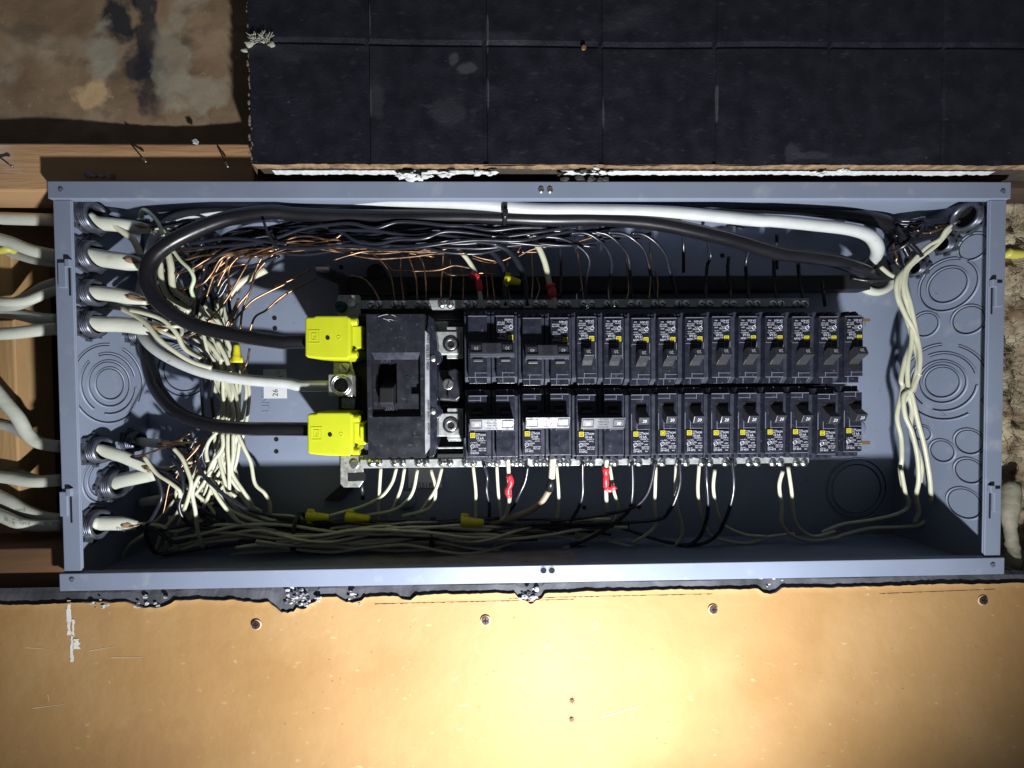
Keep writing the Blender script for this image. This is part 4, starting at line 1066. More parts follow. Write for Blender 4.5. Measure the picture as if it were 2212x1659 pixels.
nm('B 790 800 50, 880 780 54, 1000 755 54, 1120 730 52, 1260 705 48', .0070, 'white jacketed cable with black printing, rising from the second lowest connector', prt=[('12/2 WG', .12), ('E 512 /3', .50)])
nm('B 660 1100 50, 740 1095 54, 880 1095 54, 1010 1110 52', .0066, 'white jacketed cable from the lowest left connector', prt=[('TYPE', .62)])
nm('B 1040 945 16, 1150 925 18, 1260 905 18', .0055, 'dim jacketed cable in shadow near the bottom left', m_=M_NMG)

# ---- cables outside on the left
G3 = 'white cables running to the left wall of the box'
for (sp, r_, m_, lb) in [
    ('A -80 410 45, 100 415 45, 430 425 45', .0062, M_NM, 'straight white cable outside, highest on the left'),
    ('A -80 545 52, 80 590 52, 240 650 50, 440 690 46', .0060, M_NM, 'white cable outside, sloping down to the box, second from the top'),
    ('A -60 620 30, 120 680 34, 260 720 36, 440 745 40', .0045, M_NMG, 'thinner grey cable under the second outside cable'),
    ('A -80 1050 50, 100 1045 52, 220 1000 50, 330 930 46, 440 890 44', .0066, M_NMG, 'grey cable outside rising to the box, in shadow'),
    ('A -80 1010 58, 60 1030 60, 200 1020 58, 330 970 54, 440 940 48', .0046, M_NM, 'bright white cable crossing the grey rising one'),
    ('A -80 1090 40, 100 1110 40, 280 1150 42, 440 1165 44', .0064, M_NMG, 'grey cable outside above the bright fourth cable'),
    ('A -80 1265 54, 100 1258 54, 300 1235 52, 440 1225 48', .0062, M_NM, 'bright white cable outside, level with the fourth connector'),
    ('B -80 60 50, 30 190 50, 130 310 50, 200 430 48, 290 500 46, 460 530 44', .0062, M_NM, 'white cable dropping steeply to the box beside the knockout'),
    ('B -80 350 36, 80 385 36, 200 450 38, 330 520 40', .0050, M_NMG, 'white cable joining the steep one from behind'),
    ('B -80 740 46, 80 760 46, 240 785 46, 460 775 44', .0062, M_NM, 'white cable outside, bulging down near mid height'),
    ('B -80 640 30, 60 680 30, 200 750 34, 330 780 38', .0048, M_NMG, 'dim cable just above the bulging one'),
    ('B -80 860 44, 60 930 46, 180 1000 46, 320 1050 44, 460 1065 42', .0062, M_NM, 'white cable outside sweeping down, second lowest'),
    ('B -80 1000 54, 40 1050 56, 160 1098 56, 300 1112 52, 460 1108 48', .0060, M_NM, 'white cable with black printing, lowest on the left')]:
    o = wire('jacketed_cable', sp, r_, m_, lb, 'cable', G3, n=12, flat=.8)
    if 'printing' in lb:
        m = MB()
        for (u, v, an, tx) in [(8, 1125, -.38, 'W - G'), (42, 1133, -.10, 'NM-B'), (78, 1134, 0, '14/2'), (108, 1134, .02, 'W/G')]:
            q = U(u, v, 62); m.text(tx, .0042, q.x, q.z, q.y, rot=an)
        m.build('lettering', MAT['grey_paint_dark'], o)
wire('jacketed_cable', 'A -90 660 40, 0 650 42, 60 640 42, 110 655 36', .0036, M_NMY, 'short piece of yellow cable at the left edge', 'cable')
wire('jacketed_cable', 'V 2172 547 50, 2200 549 50, 2260 550 50', .0052, M_NMY, 'yellow cable leaving the right side of the box', 'cable')
wire('jacketed_cable', 'V 2172 598 40, 2195 592 42, 2250 560 40', .0044, M_NM, 'white cable beside the insulation right of the box', 'cable')

# ---- the cores leaving every split cable
random.seed(77)
for (e_, d_, t0) in NMENDS:
    for k in range(5):
        m__, nm_, rr = [(M_WWHT, 'white_wire', .00185), (M_WBLK, 'black_wire', .0018), (M_COP, 'ground_wire', .0009)][k % 3]
        if t0 == 'A':
            tg_ = [U(random.uniform(400, 440), random.uniform(640, 720), 40), U(random.uniform(430, 500), random.uniform(520, 560), 52), U(random.uniform(470, 560), random.uniform(545, 575), 52)][k % 3]
        else:
            tg_ = [U(random.uniform(400, 480), random.uniform(1080, 1150), 36), U(random.uniform(420, 500), random.uniform(1090, 1150), 34), U(random.uniform(400, 470), random.uniform(930, 980), 46)][k % 3]
        st_ = e_ - d_ * .008 + Vector((0, random.uniform(-.003, .001), random.uniform(-.003, .003)))
        m1 = e_ + d_ * random.uniform(.010, .02) + Vector((0, random.uniform(-.004, .006), random.uniform(-.006, .006)))
        m2 = m1.lerp(tg_, .5) + Vector((random.uniform(-.008, .012), random.uniform(-.006, .008), random.uniform(-.014, .014)))
        o = MB().tube([st_, m1, m2, tg_], rr, 7, 6).build(nm_, m__, origin=st_, smooth=True)
        tag(o, {'white_wire': 'white core leaving a split cable near the left wall', 'black_wire': 'black core leaving a split cable near the left wall', 'ground_wire': 'bare copper core leaving a split cable near the left wall'}[nm_], 'wire', 'cores of the split cables, ' + nm_.replace('_', ' '))
# ---- helper for bundles
def bundle(name, spec, n, spread, r, m_, label, cat, group, hsp=6, amp=1.0, cut=(0, 0), sides=7, seed=1):
    rnd = random.Random(seed); base = path(spec); C_ = catmull(base, 3)
    for i in range(n):
        a_ = rnd.uniform(0, 6.28); ph = rnd.uniform(0, 6.28); ph2 = rnd.uniform(0, 6.28); off = rnd.uniform(-1, 1); tw = rnd.uniform(.6, 1.6)
        s0 = int(rnd.uniform(0, cut[0]) * len(C_)); s1 = len(C_) - int(rnd.uniform(0, cut[1]) * len(C_)); P = []
        for j in range(s0, max(s1, s0 + 4)):
            if j >= len(C_): break
            p = C_[j]; t = C_[min(j + 1, len(C_) - 1)] - C_[max(j - 1, 0)]; t.normalize(); b = t.cross(Vector((0, -1, 0)))
            e = off * spread + spread * .38 * amp * math.sin(ph + tw * j * .55) + rnd.uniform(-.0006, .0006)
            P.append(p + b * e + Vector((0, -1, 0)) * (hsp * mm * (math.sin(a_ + j * .4 * tw) * .6 + (.5 * math.cos(i * 2.4)))))
        wire(name, '', r, m_, label, cat, group, n=sides, sub=3, pts=P)
RB, RW, RC = .0017, .00175, .00085
# upper black bundle
bundle('black_wire', 'V 400 575 46, 470 545 46, 560 518 48, 680 508 50, 820 508 50, 950 512 50, 1080 510 50, 1200 503 50, 1320 498 48, 1400 500 44', 17, .0135, RB, M_WBLK,
       'black insulated wire twisted into the long bundle under the thick cables', 'wire', 'black wires of the upper bundle', cut=(.15, .35), seed=3)
bundle('white_wire', 'V 480 540 40, 560 510 40, 680 500 42, 820 500 42, 950 508 42, 1080 512 40', 5, .009, RW, M_WWHT,
       'white wire glimpsed between the black ones of the upper bundle', 'wire', 'white wires hidden in the upper bundle', cut=(.2, .4), seed=4)
bundle('ground_wire', 'V 430 585 54, 500 548 54, 590 532 54, 680 525 52, 780 532 50, 900 538 48, 1010 540 46', 9, .009, RC, M_COP,
       'bare copper wire woven along the lower side of the upper bundle', 'wire', 'copper ground wires along the upper bundle', cut=(.3, .4), seed=5)
# explicit shining black wires in front of the bundle
GB = 'black wires lying on the front of the upper bundle'
for i, (sp, lb) in enumerate([
    ('A 1300 640 60; C -200 600 60, 0 560 60, 200 490 60, 400 460 60, 560 450 62, 740 485 62, 900 440 62, 1080 445 62, 1250 465 62, 1400 470 62, 1600 500 62, 1800 480 62, 2000 480 60', 'black wire weaving highest on the upper bundle'),
    ('A 1500 760 58, 1700 640 58, 1900 600 58; C -60 620 58, 100 632 60, 300 632 60, 560 612 60, 800 640 60, 1050 625 62, 1300 590 62, 1500 572 62, 1800 578 62, 2000 540 60, 2212 500 58', 'black wire curving lowest along the upper bundle'),
    ('C 150 440 56, 350 470 56, 500 520 58, 600 580 60, 750 600 60, 900 570 62, 1100 560 62, 1250 510 62, 1450 520 60, 1600 545 60', 'black wire crossing the middle of the upper bundle'),
    ('A 1400 600 62, 1650 560 62, 1850 570 62, 2100 600 60; C 60 600 58', 'black wire arching over the copper wires at the left of the upper bundle'),
    ('C 400 500 58, 700 500 60, 1000 540 60, 1200 530 60, 1500 570 60, 1750 540 60, 2000 505 60, 2212 470 58', 'black wire slanting up toward the right end of the upper bundle')]):
    wire('black_wire', sp, RB, M_WBLK, lb, 'wire', GB)
# black wires dropping to the upper breakers
GD = 'black wires dropping to the upper row of breakers'
for (sp, lb) in [
    ('E -80 545 54, 60 555 54, 160 590 54, 250 650 52, 290 720 48, 280 800 44, 262 900 44, 262 1060 46', 'first small breaker from the left'),
    ('E 150 520 54, 260 520 54, 350 565 52, 420 640 50, 455 740 46, 445 860 42, 445 1060 46', 'second small breaker'),
    ('E 330 510 54, 420 530 54, 500 590 52, 570 680 50, 590 800 44, 595 920 42, 620 1060 46', 'third small breaker'),
    ('E 420 515 54, 540 525 54, 620 570 52, 690 640 50, 725 740 46, 750 860 42, 790 1070 46', 'fourth small breaker'),
    ('E 600 520 54, 690 530 54, 780 590 52, 850 680 50, 880 790 46, 920 920 42, 960 1080 46', 'fifth small breaker'),
    ('E 1160 560 44, 1185 690 40, 1160 760 30, 1150 900 30, 1150 1060 40', 'sixth small breaker, lit only at its tip'),
    ('E 1320 690 34, 1310 800 28, 1330 930 28, 1340 1060 40', 'seventh small breaker'),
    ('E 1465 640 44, 1445 740 38, 1450 850 28, 1480 1060 40', 'eighth small breaker, lit only at its tip'),
    ('E 1650 700 34, 1655 850 28, 1680 1060 40', 'ninth small breaker'),
    ('E 1830 740 34, 1840 850 28, 1880 1060 40', 'tenth small breaker'),
    ('E 2010 880 30, 2030 1060 40', 'last small breaker of the upper row')]:
    wire('black_wire', sp, RB, M_WBLK, 'black wire dropping to the ' + lb, 'wire', GD)
for (sp, r_, lb) in [('C 1500 600 46, 1620 680 44, 1680 780 42, 1690 900 42, 1700 1060 46', .0030, 'thick black wire bending down beside the first red tape'),
                     ('C 1600 600 50, 1720 650 48, 1800 760 46, 1840 880 44, 1860 1060 46', .0030, 'thick black wire bending down beside the yellow wire connector'),
                     ('C 2100 600 34, 2110 800 32, 2100 1000 38', .0016, 'thin dark wire with a kinked tip above the breaker marked 40'),
                     ('c 1620 0 44, 1560 40 42, 1640 90 42', .0012, 'short stub of black wire over the upper neutral bar')]:
    wire('black_wire', sp, r_, M_WBLK, lb, 'wire')
for (x, y0, y1, lb) in [(985, 520, 610, 'first'), (1672, 540, 585, 'second')]:
    wire('black_wire', f'E {x} {y0} 40, {x} {y1} 30, {x} {y1+200} 16', RB, M_WBLK, f'black wire hanging by the back wall, the {lb} lit tip', 'wire')
# white taped wires at the top
def taped(spec, r, lab, tape, fold=False, m_=M_WWHT):
    P = path(spec); t = thing('white_wire', lab, 'wire', P[0]); MB().tube(P, r, 10, 6).build('insulation', m_, t, smooth=True)
    Q = path(tape); MB().tube(Q, r * 1.55, 10, 5, jit=.10, rad=lambda s: 1 + .12 * math.sin(11 * s)).build('red_tape', M_RED, t, smooth=True)
    if fold: 
        e_ = Q[-1]; MB().tube([e_, e_ + Vector((.004, -.001, -.002)), e_ + Vector((.009, -.002, .002))], .0032, 7, 3, flat=.3, jit=.2).build('tape_end', M_RED, t, smooth=True)
taped('C 1300 620 48, 1380 670 48, 1450 760 46, 1490 850 46, 1510 960 46, 1525 1070 46', .0024, 'pale wire wrapped in red tape above the left upper breaker', 'C 1475 830 46, 1500 880 46, 1512 950 46')
taped('C 1880 550 50, 1940 620 50, 1990 740 48, 2020 880 46, 2050 990 46, 2070 1080 46', .0030, 'pale wire wrapped in red tape above the breaker marked 40', 'C 2028 900 46, 2038 940 46, 2048 1000 46')
MB_ = MB().tube(path('C 1445 850 47, 1465 830 48, 1490 850 47'), .0035, 8, jit=.2).build('red_tape', M_RED, smooth=True)
tag(MB_, 'loose flag of red tape beside the taped wire over the left upper breaker', 'tape')
# copper wires of the upper middle
GC = 'thin bare copper wires falling to the upper neutral bar'
cops = ['C 640 630 50, 740 690 48, 820 770 46, 860 860 44, 885 1020 46', 'C 930 680 46, 925 800 44, 935 900 42, 950 1015 46', 'C 975 670 46, 1010 760 44, 1040 860 42, 1050 1010 46', 'C 1040 670 48, 1090 740 46, 1110 860 44, 1115 1010 46',
        'C 780 670 40, 850 780 40, 920 800 42, 1100 800 42, 1220 790 44, 1320 760 46, 1440 780 46', 'C 1240 670 46, 1235 780 42, 1225 900 42, 1225 1010 46', 'C 1230 800 44, 1300 830 46, 1430 830 46, 1520 815 46, 1650 828 44', 'C 1370 760 42, 1390 860 42, 1385 1010 46',
        'C 560 830 36, 660 860 38, 730 940 42, 770 1015 46', 'C 430 720 54, 560 680 54, 680 655 52, 900 655 52, 1250 662 50', 'C 1530 740 40, 1560 860 38, 1570 1010 46', 'C 1590 700 40, 1600 850 38, 1620 1010 46', 'C 1720 730 40, 1700 830 38, 1720 950 40, 1735 1010 46', 'C 1780 700 42, 1900 640 44, 2050 618 44, 2130 600 44',
        'C 1440 700 40, 1600 740 40, 1750 690 42, 1830 600 44', 'C 1890 650 36, 1900 860 36, 1890 1020 46', 'C 1350 640 44, 1500 700 42, 1640 730 40', 'C 1290 700 38, 1300 850 36, 1290 1010 46', 'C 1930 850 36, 1950 930 38, 1920 1020 44',
        'E 735 590 44, 745 750 42, 740 900 44, 730 1010 48', 'E 560 700 40, 575 850 40, 580 950 44, 565 1010 48', 'E 780 800 42, 795 900 44, 790 1010 48', 'E 440 850 40, 430 940 42, 435 1010 48', 'E 200 640 38, 220 800 38, 250 1010 46',
        'E 0 618 46, 100 608 48, 210 582 50, 400 525 52', 'C 1550 660 40, 1700 640 40, 1800 660 40, 1950 660 38']
for i, sp in enumerate(cops):
    wire('ground_wire', sp, RC if i not in (6, 16) else .0008, M_COP, 'bare copper ground wire falling from the upper bundle toward the neutral bar', 'wire', GC, n=6)
GL = 'bare copper wires fanning out left of the main breaker'
for sp in ['A 1260 655 60, 1420 650 60, 1620 620 58, 1900 640 56, 2050 640 54', 'A 1290 825 60, 1420 780 60, 1560 700 58, 1750 665 56, 2020 650 54', 'A 1320 935 56, 1480 900 56, 1560 820 56, 1640 700 56, 1800 660 54', 'A 1430 930 54, 1530 860 54, 1660 790 54, 1700 690 54, 1980 630 52', 'A 1520 1000 50, 1570 850 52, 1650 700 54', 'A 1700 1180 50, 1760 1050 50, 1840 950 50, 1900 800 50, 2040 650 50',
           'A 1690 1210 48, 1800 1080 48, 1890 1000 46, 2110 890 40; C 0 915 38, 130 860 34, 260 790 30', 'A 1840 1250 40, 1880 1140 44, 1960 1090 42, 2050 1010 40, 2120 960 38; C 0 1040 34, 100 960 32, 300 850 28', 'A 1770 1240 46, 1790 1080 46, 1850 920 48, 1890 780 50, 1930 700 52', 'A 1840 1370 40, 1820 1480 40, 1780 1540 40', 'A 1660 1220 46, 1720 1090 48, 1760 1000 48', 'A 1600 920 50, 1660 800 52, 1740 720 52, 1900 690 52', 'A 1700 1020 48, 1690 900 50, 1690 780 52, 1760 690 54',
           'C 40 590 58, 150 550 58, 260 545 58, 380 570 58, 450 570 58, 500 590 56', 'C 60 600 56, 230 605 57, 420 570 57, 490 530 57', 'A 1280 720 58, 1380 715 58, 1470 690 58, 1600 680 56', 'A 1500 800 56, 1530 700 56, 1600 650 56']:
    wire('ground_wire', sp, .00105, M_COP, 'bare copper ground wire fanning out from the split cables', 'wire', GL, n=7)
# extra black wires in left mass
GM = 'black wires in the tangle behind the big loop'
for sp in ['A 1280 680 52, 1500 700 52, 1700 620 54, 1900 570 54; C 100 600 54', 'A 1300 770 50, 1500 740 50, 1700 650 52, 2000 600 52', 'A 1220 740 50, 1240 850 50, 1230 950 50, 1280 1080 48', 'A 1600 980 46, 1650 880 48, 1750 800 48, 1900 750 50, 2060 690 50', 'A 1570 1010 46, 1600 1000 46, 1640 960 46, 1680 880 48', 'A 1690 900 42, 1690 1050 42, 1720 1180 42, 1750 1250 40',
           'A 1300 1280 50, 1420 1330 48, 1500 1380 46, 1560 1480 44', 'A 1350 1270 48, 1480 1310 46, 1520 1420 44', 'A 900 1170 60, 1050 1220 60, 1150 1290 58, 1340 1330 50', 'A 1000 480 50, 1150 470 52, 1300 440 54', 'A 700 370 48, 900 420 46, 1100 440 44', 'B 1500 320 40, 1490 150 36, 1480 0 34; A 1470 1500 34', 'B 1580 330 38, 1560 150 36; A 1580 1560 36', 'A 1400 850 44, 1500 900 42, 1560 1000 42, 1570 1100 40', 'A 1250 900 44, 1300 1000 44, 1400 1050 42']:
    wire('black_wire', sp, RB, M_WBLK, 'black wire in the tangle of split cables behind the big loop', 'wire', GM)
# white wires of the left side, explicit
GW = 'white wires sweeping down behind the big loop'
for (sp, r_, m_) in [('A 1270 640 62, 1330 720 62, 1400 790 62, 1430 860 60, 1410 940 58, 1440 1020 54', RW, M_WGRN), ('A 1230 640 60, 1260 760 60, 1270 900 58, 1300 960 56, 1410 1040 52', .0030, M_WWHT), ('A 1180 730 60, 1190 860 60, 1220 950 58, 1270 1010 54, 1400 1100 50', .0026, M_WWHT),
                     ('A 1440 1020 52, 1520 1130 50, 1600 1200 48, 1650 1230 44', .0022, M_WWHT), ('A 1530 1080 50, 1590 1150 48, 1640 1230 46, 1720 1430 42', .0022, M_WWHT), ('A 1200 540 56, 1170 450 56, 1100 370 56, 1055 350 52, 1040 400 44, 1080 500 40', .0019, M_WGRN),
                     ('A 840 460 60, 920 520 58, 990 580 56, 1040 690 52', .0032, M_WWHT), ('A 900 1080 60, 1000 1130 62, 1080 1190 64, 1170 1300 64, 1300 1400 60, 1420 1470 56, 1560 1515 52', .0024, M_WWHT), ('A 960 1090 62, 1060 1110 62, 1200 1160 60, 1300 1260 58, 1360 1370 54, 1480 1450 50', .0022, M_WWHT),
                     ('A 1290 1190 50, 1330 1290 50, 1400 1380 48, 1510 1450 46', .0022, M_WWHT), ('A 1480 1280 44, 1560 1360 44, 1640 1470 42', .0022, M_WWHT), ('A 1600 1320 44, 1660 1430 42, 1700 1540 40', .0022, M_WWHT), ('A 1540 1300 40, 1600 1420 40, 1660 1540 38', .0022, M_WWHT), ('A 1680 1000 40, 1760 900 42, 1840 850 40, 1960 790 40', .0038, M_WWHT)]:
    wire('white_wire', sp, r_, m_, 'pale wire sweeping down behind the big black loop' if m_ is M_WWHT else 'greenish wire sweeping down behind the big black loop', 'wire', GW if m_ is M_WWHT else 'greenish wires behind the big loop')
bundle('white_wire', 'V 400 640 40, 430 700 40, 462 760 38, 485 830 36, 497 880 34, 500 930 34, 492 990 34, 500 1050 32, 560 1108 26, 650 1130 26', 15, .012, RW, M_WWHT,
       'white wire in the thick strand running down past the thick cables', 'wire', 'white wires of the downward strand', cut=(.25, .3), seed=8)
bundle('white_wire', 'V 455 600 34, 450 680 34, 470 760 34, 500 850 34, 490 960 34, 440 1060 34, 400 1150 26', 8, .014, RW, M_WWHT,
       'white wire slanting from the strand to the lower left corner', 'wire', 'white wires slanting to the lower left', cut=(.25, .2), seed=12)
# explicit lower-left white wires (from the photo)
GX = 'white wires spreading below the lower thick cable'
for sp in ['B 1600 420 50, 1540 490 50, 1520 560 50, 1530 640 50', 'B 1640 430 48, 1640 540 48, 1570 640 50, 1540 740 50, 1600 850 46, 1700 1000 40, 1950 1100 30', 'B 1680 430 46, 1680 560 46, 1690 700 44, 1690 860 40', 'B 1720 430 46, 1720 600 44, 1710 720 42, 1790 850 38, 1850 940 34, 1860 1000 30', 'B 1750 430 46, 1800 540 44, 1850 650 40, 1880 800 38, 1950 870 36, 1990 950 32, 1990 1020 28', 'B 1650 430 44, 1610 560 42, 1640 720 42, 1680 860 40',
           'B 1280 540 60, 1340 610 60, 1380 700 60, 1410 800 60, 1390 900 58, 1360 990 54', 'B 1060 600 62, 1150 720 62, 1250 790 62, 1320 850 60, 1330 900 56', 'B 1470 740 56, 1420 860 56, 1440 1000 52, 1460 1150 44, 1500 1270 34', 'B 1560 700 50, 1500 800 52, 1440 880 52', 'B 1370 880 50, 1300 1030 48, 1200 1150 46, 1150 1290 36', 'B 1360 980 46, 1320 1100 42, 1290 1220 36, 1310 1300 30', 'B 1260 1040 40, 1240 1160 38, 1220 1300 30', 'B 1290 920 40, 1220 1010 40, 1120 1110 40', 'B 1540 790 52, 1640 950 48, 1760 1080 40, 1900 1130 30',
           'B 1060 1180 48, 960 1250 44, 905 1340 38, 930 1400 34, 1020 1410 32, 1150 1360 30, 1300 1270 26, 1600 1200 24, 1900 1180 22, 2200 1170 22', 'B 1150 1350 32, 1250 1390 30, 1500 1370 28, 1750 1320 26, 2000 1300 24, 2212 1290 24', 'B 1330 1290 30, 1500 1240 28, 1800 1210 26, 2000 1230 24', 'B 1200 1380 26, 1300 1420 24, 1420 1445 24', 'B 1650 1430 22, 1800 1400 20, 2000 1370 20']:
    wire('white_wire', sp, RW * 1.05, M_WWHT, 'white wire spreading below the lower thick cable', 'wire', GX)
GY = 'black wires at the lower left of the box'
for sp in ['B 1040 600 60, 1100 650 60, 1150 740 60, 1190 850 58, 1180 940 58, 1120 1060 56, 1080 1110 54, 1080 1200 48, 1120 1280 40, 1200 1320 34, 1500 1280 30, 1800 1240 28, 2100 1170 28; D 0 1110 28', 'B 1260 600 52, 1330 700 54, 1350 850 54, 1320 960 54, 1350 1050 50, 1430 1110 44, 1600 1140 38, 1850 1140 32, 2100 1100 28, 2212 1095 28', 'B 1500 560 50, 1460 640 52, 1500 740 54, 1580 820 54, 1700 920 50, 1850 1000 44, 2050 1050 36, 2212 1060 30', 'B 1520 500 50, 1490 600 50, 1530 700 46', 'B 1400 620 42, 1380 760 42, 1340 900 40', 'B 900 600 60, 1000 610 60, 1080 640 58', 'B 1450 450 44, 1400 560 44, 1420 700 42']:
    wire('black_wire', sp, RB * 1.1, M_WBLK, 'black wire curling through the lower left of the box', 'wire', GY)
for sp, lb in [('B 1000 600 62, 1100 575 64, 1260 515 64, 1340 500 64, 1450 490 62', 'bright copper wire slanting up over the lower left cables'), ('B 1290 510 58, 1340 470 58, 1400 430 58', 'short bright copper wire pointing at the lower thick cable'), ('B 1180 480 50, 1250 500 50, 1330 480 50', 'short copper wire by the deep connector')]:
    wire('ground_wire', sp, .0011, M_COP, lb, 'wire', n=7)
# bottom bundle
bundle('white_wire', 'V 380 1170 36, 520 1165 38, 640 1168 38, 760 1162 38, 880 1166 36, 1000 1164 34, 1120 1156 28, 1240 1148 22, 1350 1155 22', 15, .015, RW, M_WWHT,
       'dim white wire running along the floor of the box', 'wire', 'white wires of the bottom bundle', cut=(.25, .35), seed=21, hsp=8)
bundle('black_wire', 'V 520 1140 28, 640 1138 28, 760 1135 28, 880 1142 28, 1000 1145 28, 1120 1140 28, 1240 1135 28, 1360 1138 22', 11, .010, RB, M_WBLK,
       'black wire running along the floor of the box', 'wire', 'black wires of the bottom bundle', cut=(.2, .35), seed=22, hsp=8)
GZ = 'white wires dropping from the lower neutral bar'
lows = ['D 780 690 46, 770 850 36, 765 1000 28, 760 1060 24', 'D 895 690 46, 860 800 42, 780 900 36, 640 970 32, 500 1010 30, 400 1040 28', 'D 955 690 46, 930 830 40, 880 960 32, 840 1040 28', 'D 1050 700 46, 1020 850 42, 960 940 36, 860 1000 32, 700 1030 28, 560 1070 26, 400 1080 24', 'D 1230 690 46, 1190 830 42, 1120 940 36, 1040 1060 28', 'D 1150 700 42, 1185 850 40, 1140 980 36, 940 1040 30', 'D 1460 670 46, 1480 850 42, 1480 950 36, 1480 1060 32',
        'D 1635 670 46, 1645 850 40, 1660 1000 34, 1670 1100 28', 'D 2075 670 46, 2090 850 42, 2090 950 36, 2080 1060 30', 'F 440 670 46, 470 850 42, 505 990 36, 470 1090 28', 'F 780 680 46, 775 850 42, 772 960 38, 780 1100 32, 720 1170 28, 600 1240 24', 'F 930 660 46, 925 850 42, 940 980 38, 975 1120 32, 960 1210 28, 880 1265 24, 640 1270 22, 430 1225 22', 'F 1100 660 46, 1090 850 42, 1110 1000 38, 1160 1150 32, 1250 1210 28, 1450 1240 24, 1600 1195 22, 1800 1170 20',
        'F 1215 700 46, 1205 850 42, 1250 1060 36, 1300 1120 30, 1450 1180 26, 1600 1190 22', 'F 1715 710 46, 1690 820 42, 1710 980 38, 1710 1100 34, 1780 1180 28, 1920 1220 26, 2100 1200 26; H 500 1180 26, 700 1130 28, 950 1120 28, 1080 1100 30, 1150 1000 34, 1150 900 40', 'F 1755 680 46, 1780 850 42, 1800 1050 36, 1850 1140 30, 1950 1190 26, 2100 1150 26; H 350 1160 24, 500 1100 26, 700 1070 28, 880 1030 30, 980 970 32, 960 860 40, 930 700 46',
        'D 1200 1220 28, 1330 1290 28, 1450 1310 28, 1570 1290 26, 1650 1230 24', 'D 0 1130 26, 130 1130 26; D 400 1220 26, 900 1210 28, 1080 1190 28, 1200 1215 28', 'D 150 1300 26, 400 1260 26, 800 1200 26, 1000 1195 28', 'D 330 1330 18, 500 1340 18, 620 1360 18, 720 1310 18, 850 1270 18', 'D 1650 1310 20, 1800 1330 20, 1950 1320 20, 2140 1270 20', 'F -200 1180 24, 0 1165 24, 150 1160 24, 350 1210 24', 'F 0 1310 22, 150 1260 24, 300 1180 26, 480 1090 28']
nmz = ['first', 'second']
for i, sp in enumerate(lows):
    wire('white_wire', sp, RW * (1.0 if i != 14 else 1.05), M_WWHT, 'pale wire dropping from the lower bar to the bundle on the floor of the box', 'wire', GZ)
GK = 'black wires dropping from the lower row of breakers'
for sp, lb in [('D 1540 660 54, 1565 750 46, 1560 850 44, 1580 960 38, 1580 1060 30', 'lower breaker marked 30 next to the main breaker'), ('D 1865 670 54, 1845 780 50, 1800 880 46, 1750 980 38, 1650 1070 30, 1500 1110 28', 'breaker marked 60, its left pole'), ('F 240 640 54, 240 750 50, 240 880 46, 210 980 40, 150 1080 32', 'lower breaker marked 30 right of the 60'), ('F 605 640 54, 610 780 50, 605 900 46, 580 1000 40, 480 1090 34, 300 1200 28, 150 1260 26', 'first lower single breaker'),
               ('F 775 630 56, 750 780 52, 700 900 48, 600 980 44, 400 1030 38, 200 1060 34, 0 1080 30', 'second lower single breaker'), ('F 955 630 56, 960 780 54, 930 900 50, 880 1000 44, 800 1065 38, 500 1090 32, 100 1100 28', 'third lower single breaker'), ('F 1150 620 56, 1155 780 54, 1165 950 48, 1150 1080 42, 1080 1220 32, 900 1290 26, 600 1300 22, 200 1270 22', 'fourth lower single breaker'), ('F 1340 620 56, 1355 780 54, 1345 900 50, 1300 1050 42, 1220 1190 32, 1080 1250 28, 850 1230 24, 600 1150 24, 450 1100 26', 'fifth lower single breaker')]:
    wire('black_wire', sp, RB * 1.1, M_WBLK, 'black wire dropping from the ' + lb, 'wire', GK)
taped('D 1715 600 54, 1722 700 50, 1725 800 48, 1730 900 44, 1700 1040 34, 1600 1090 28', .0021, 'white wire wrapped in red tape under the lower left breaker', 'D 1722 735 50, 1740 790 50, 1718 850 48, 1728 900 46')
taped('F 420 620 54, 412 700 50, 412 790 48, 415 900 44, 420 1010 36', .0021, 'white wire wrapped in red tape right of the breaker marked 60', 'F 410 680 50, 412 750 50, 412 830 48', True)
P = path('D 2050 610 54, 2045 680 52, 2040 760 50, 2020 850 46, 1960 940 42, 1880 1000 36, 1750 1050 32, 1580 1090 28')
t = thing('white_wire', 'stout white wire with a black taped collar under the breaker marked 60', 'wire', P[0])
MB().tube(P[:3], .0034, 10).build('insulation', M_WWHT, t, smooth=True)
MB().tube(P[2:4], .0040, 12, 3).build('black_tape', M_CBLK, t, smooth=True)
MB().tube(P[3:], .0034, 10).build('insulation', mat('brown_wire', (0.30, 0.24, 0.17), .5), t, smooth=True)
